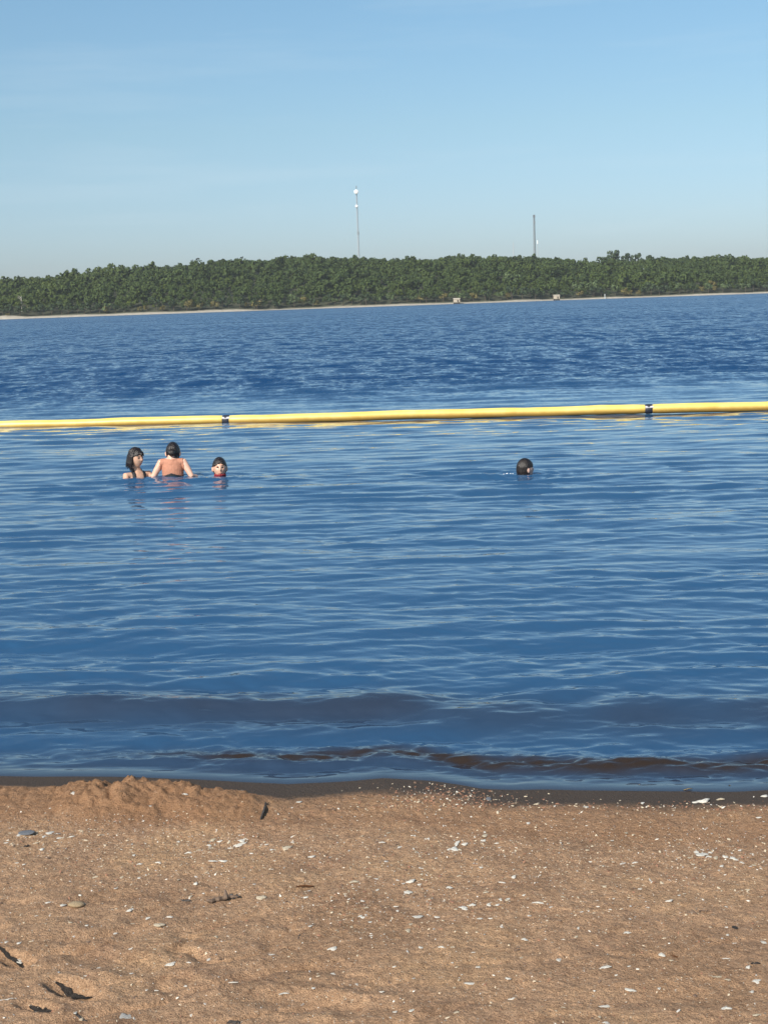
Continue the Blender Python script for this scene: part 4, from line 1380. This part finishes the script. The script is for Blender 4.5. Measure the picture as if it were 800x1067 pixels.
for px, py, a, lb in ((763, 819.5, 9, 'straw coloured leaf in the shallow water at the right'), (716, 823.5, 10, 'straw coloured leaf at the very waterline on the right'), (663, 818.5, 7, 'small straw coloured leaf in the shallow water right of centre')):
    o = lay('leaf', leaf_mesh('leaf', int(px)), leaf_straw, px, py, a, 4, lb, 'leaf', rot=.15)
    o.location.z = max(o.location.z, 0.006)

# uncountable grit: broken shell and gravel
def bits(name, n, sampler, sizes, mats_, label):
    ico = bmesh.new(); bmesh.ops.create_icosphere(ico, subdivisions=1, radius=.5)
    ico.verts.ensure_lookup_table()
    bv = np.array([v.co[:] for v in ico.verts]); bf = np.array([[v.index for v in f.verts] for f in ico.faces]); ico.free()
    px, py = sampler(n)
    pts_ = []
    z = np.full(n, .07)
    dirs = np.array([ray(a, c_)[:] for a, c_ in zip(px, py)])
    for _ in range(6):
        t = (z - CAM_H) / dirs[:, 2]
        X_ = dirs[:, 0] * t; Y_ = dirs[:, 1] * t
        z = sand_z(X_, Y_)
    s = sizes(n)
    ok = (shore(X_) - Y_) > 0.02
    V_ = []; F_ = []; mi = []
    k = 0
    for i in range(n):
        if not ok[i]: continue
        r = RNG.normal(size=3)
        a = RNG.random() * 6.283
        q = bv * (1 + RNG.normal(size=(len(bv), 1)) * .16) * np.array([s[i] * RNG.uniform(.8, 1.7), s[i] * RNG.uniform(.6, 1.1), s[i] * RNG.uniform(.22, .55)])
        ca, sa = math.cos(a), math.sin(a)
        tl = RNG.normal() * .3
        zz = q[:, 2] + q[:, 0] * tl
        V_.append(np.stack([X_[i] + q[:, 0] * ca - q[:, 1] * sa, Y_[i] + q[:, 0] * sa + q[:, 1] * ca, z[i] + zz + s[i] * .05], -1))
        F_.append(bf + k * len(bv)); k += 1
        mi += [int(RNG.choice(len(mats_), p=[w_ for _, w_ in mats_]))] * len(bf)
    me = np_mesh(name, np.concatenate(V_), np.concatenate(F_), smooth=False)
    for mm, _ in mats_: me.materials.append(mm)
    me.polygons.foreach_set('material_index', np.array(mi, np.int32)); me.update()
    return tag(link_mesh(name, me), label, 'grit', kind='stuff')


def samp_all(n):
    px = np.empty(n); py = np.empty(n)
    for i in range(n):
        if RNG.random() < .25:
            cx, cy, sx_, sy_ = CLUST[RNG.integers(len(CLUST))]
            px[i] = RNG.normal(cx, sx_ * 1.8); py[i] = RNG.normal(cy, sy_ * 1.7)
        else:
            px[i] = RNG.uniform(-160, 960); py[i] = RNG.uniform(846, 1090) if RNG.random() < .5 else RNG.normal(885, 28)
    return px, np.clip(py, 840, 1100)


def samp_heap(n):
    px = RNG.normal(465, 36, n); py = RNG.normal(831, 6.5, n) + np.clip((px - 465) * .02, -2, 4)
    k = RNG.random(n) < .45
    px = np.where(k, RNG.uniform(330, 900, n), px); py = np.where(k, RNG.normal(841, 3.0, n), py)
    return px, np.clip(py, 816, 860)


gr_red = simple('red_gravel', (0.30, 0.15, 0.09), 0.8, 0.3, 80)
gr_brown = simple('brown_gravel', (0.17, 0.11, 0.075), 0.85, 0.3, 80)
bits('shell_grit', 14000, samp_all, lambda n: np.clip(RNG.lognormal(math.log(.0033), .48, n), .0018, .011),
     [(shell_white, .09), (shell_cream, .30), (shell_grey, .12), (gr_brown, .29), (gr_red, .20)], 'fine pale shell grit and gravel strewn all over the brown sand')
bits('gravel_drift', 1500, samp_heap, lambda n: np.clip(RNG.lognormal(math.log(.0054), .4, n), .003, .013),
     [(shell_white, .05), (shell_cream, .17), (gr_red, .38), (gr_brown, .40)], 'reddish gravel and shell heaped along the edge of the wet sand')

# ------------------------------------------------------------------ haze over the lake
USE_HAZE = True
if USE_HAZE:
    bm = bmesh.new(); box(bm, -1250, 1250, -340, 1900, -5, 190)
    m = bpy.data.materials.new('haze_air'); m.use_nodes = True
    nt = m.node_tree; nt.nodes.remove(nt.nodes['Principled BSDF'])
    pv = nt.nodes.new('ShaderNodeVolumePrincipled')
    pv.inputs['Color'].default_value = (0.86, 0.93, 1.0, 1); pv.inputs['Density'].default_value = 0.00006; pv.inputs['Anisotropy'].default_value = 0.0
    nt.links.new(pv.outputs[0], nt.nodes['Material Output'].inputs['Volume'])
    tag(bm_obj('haze', bm, None, m), kind='stuff')
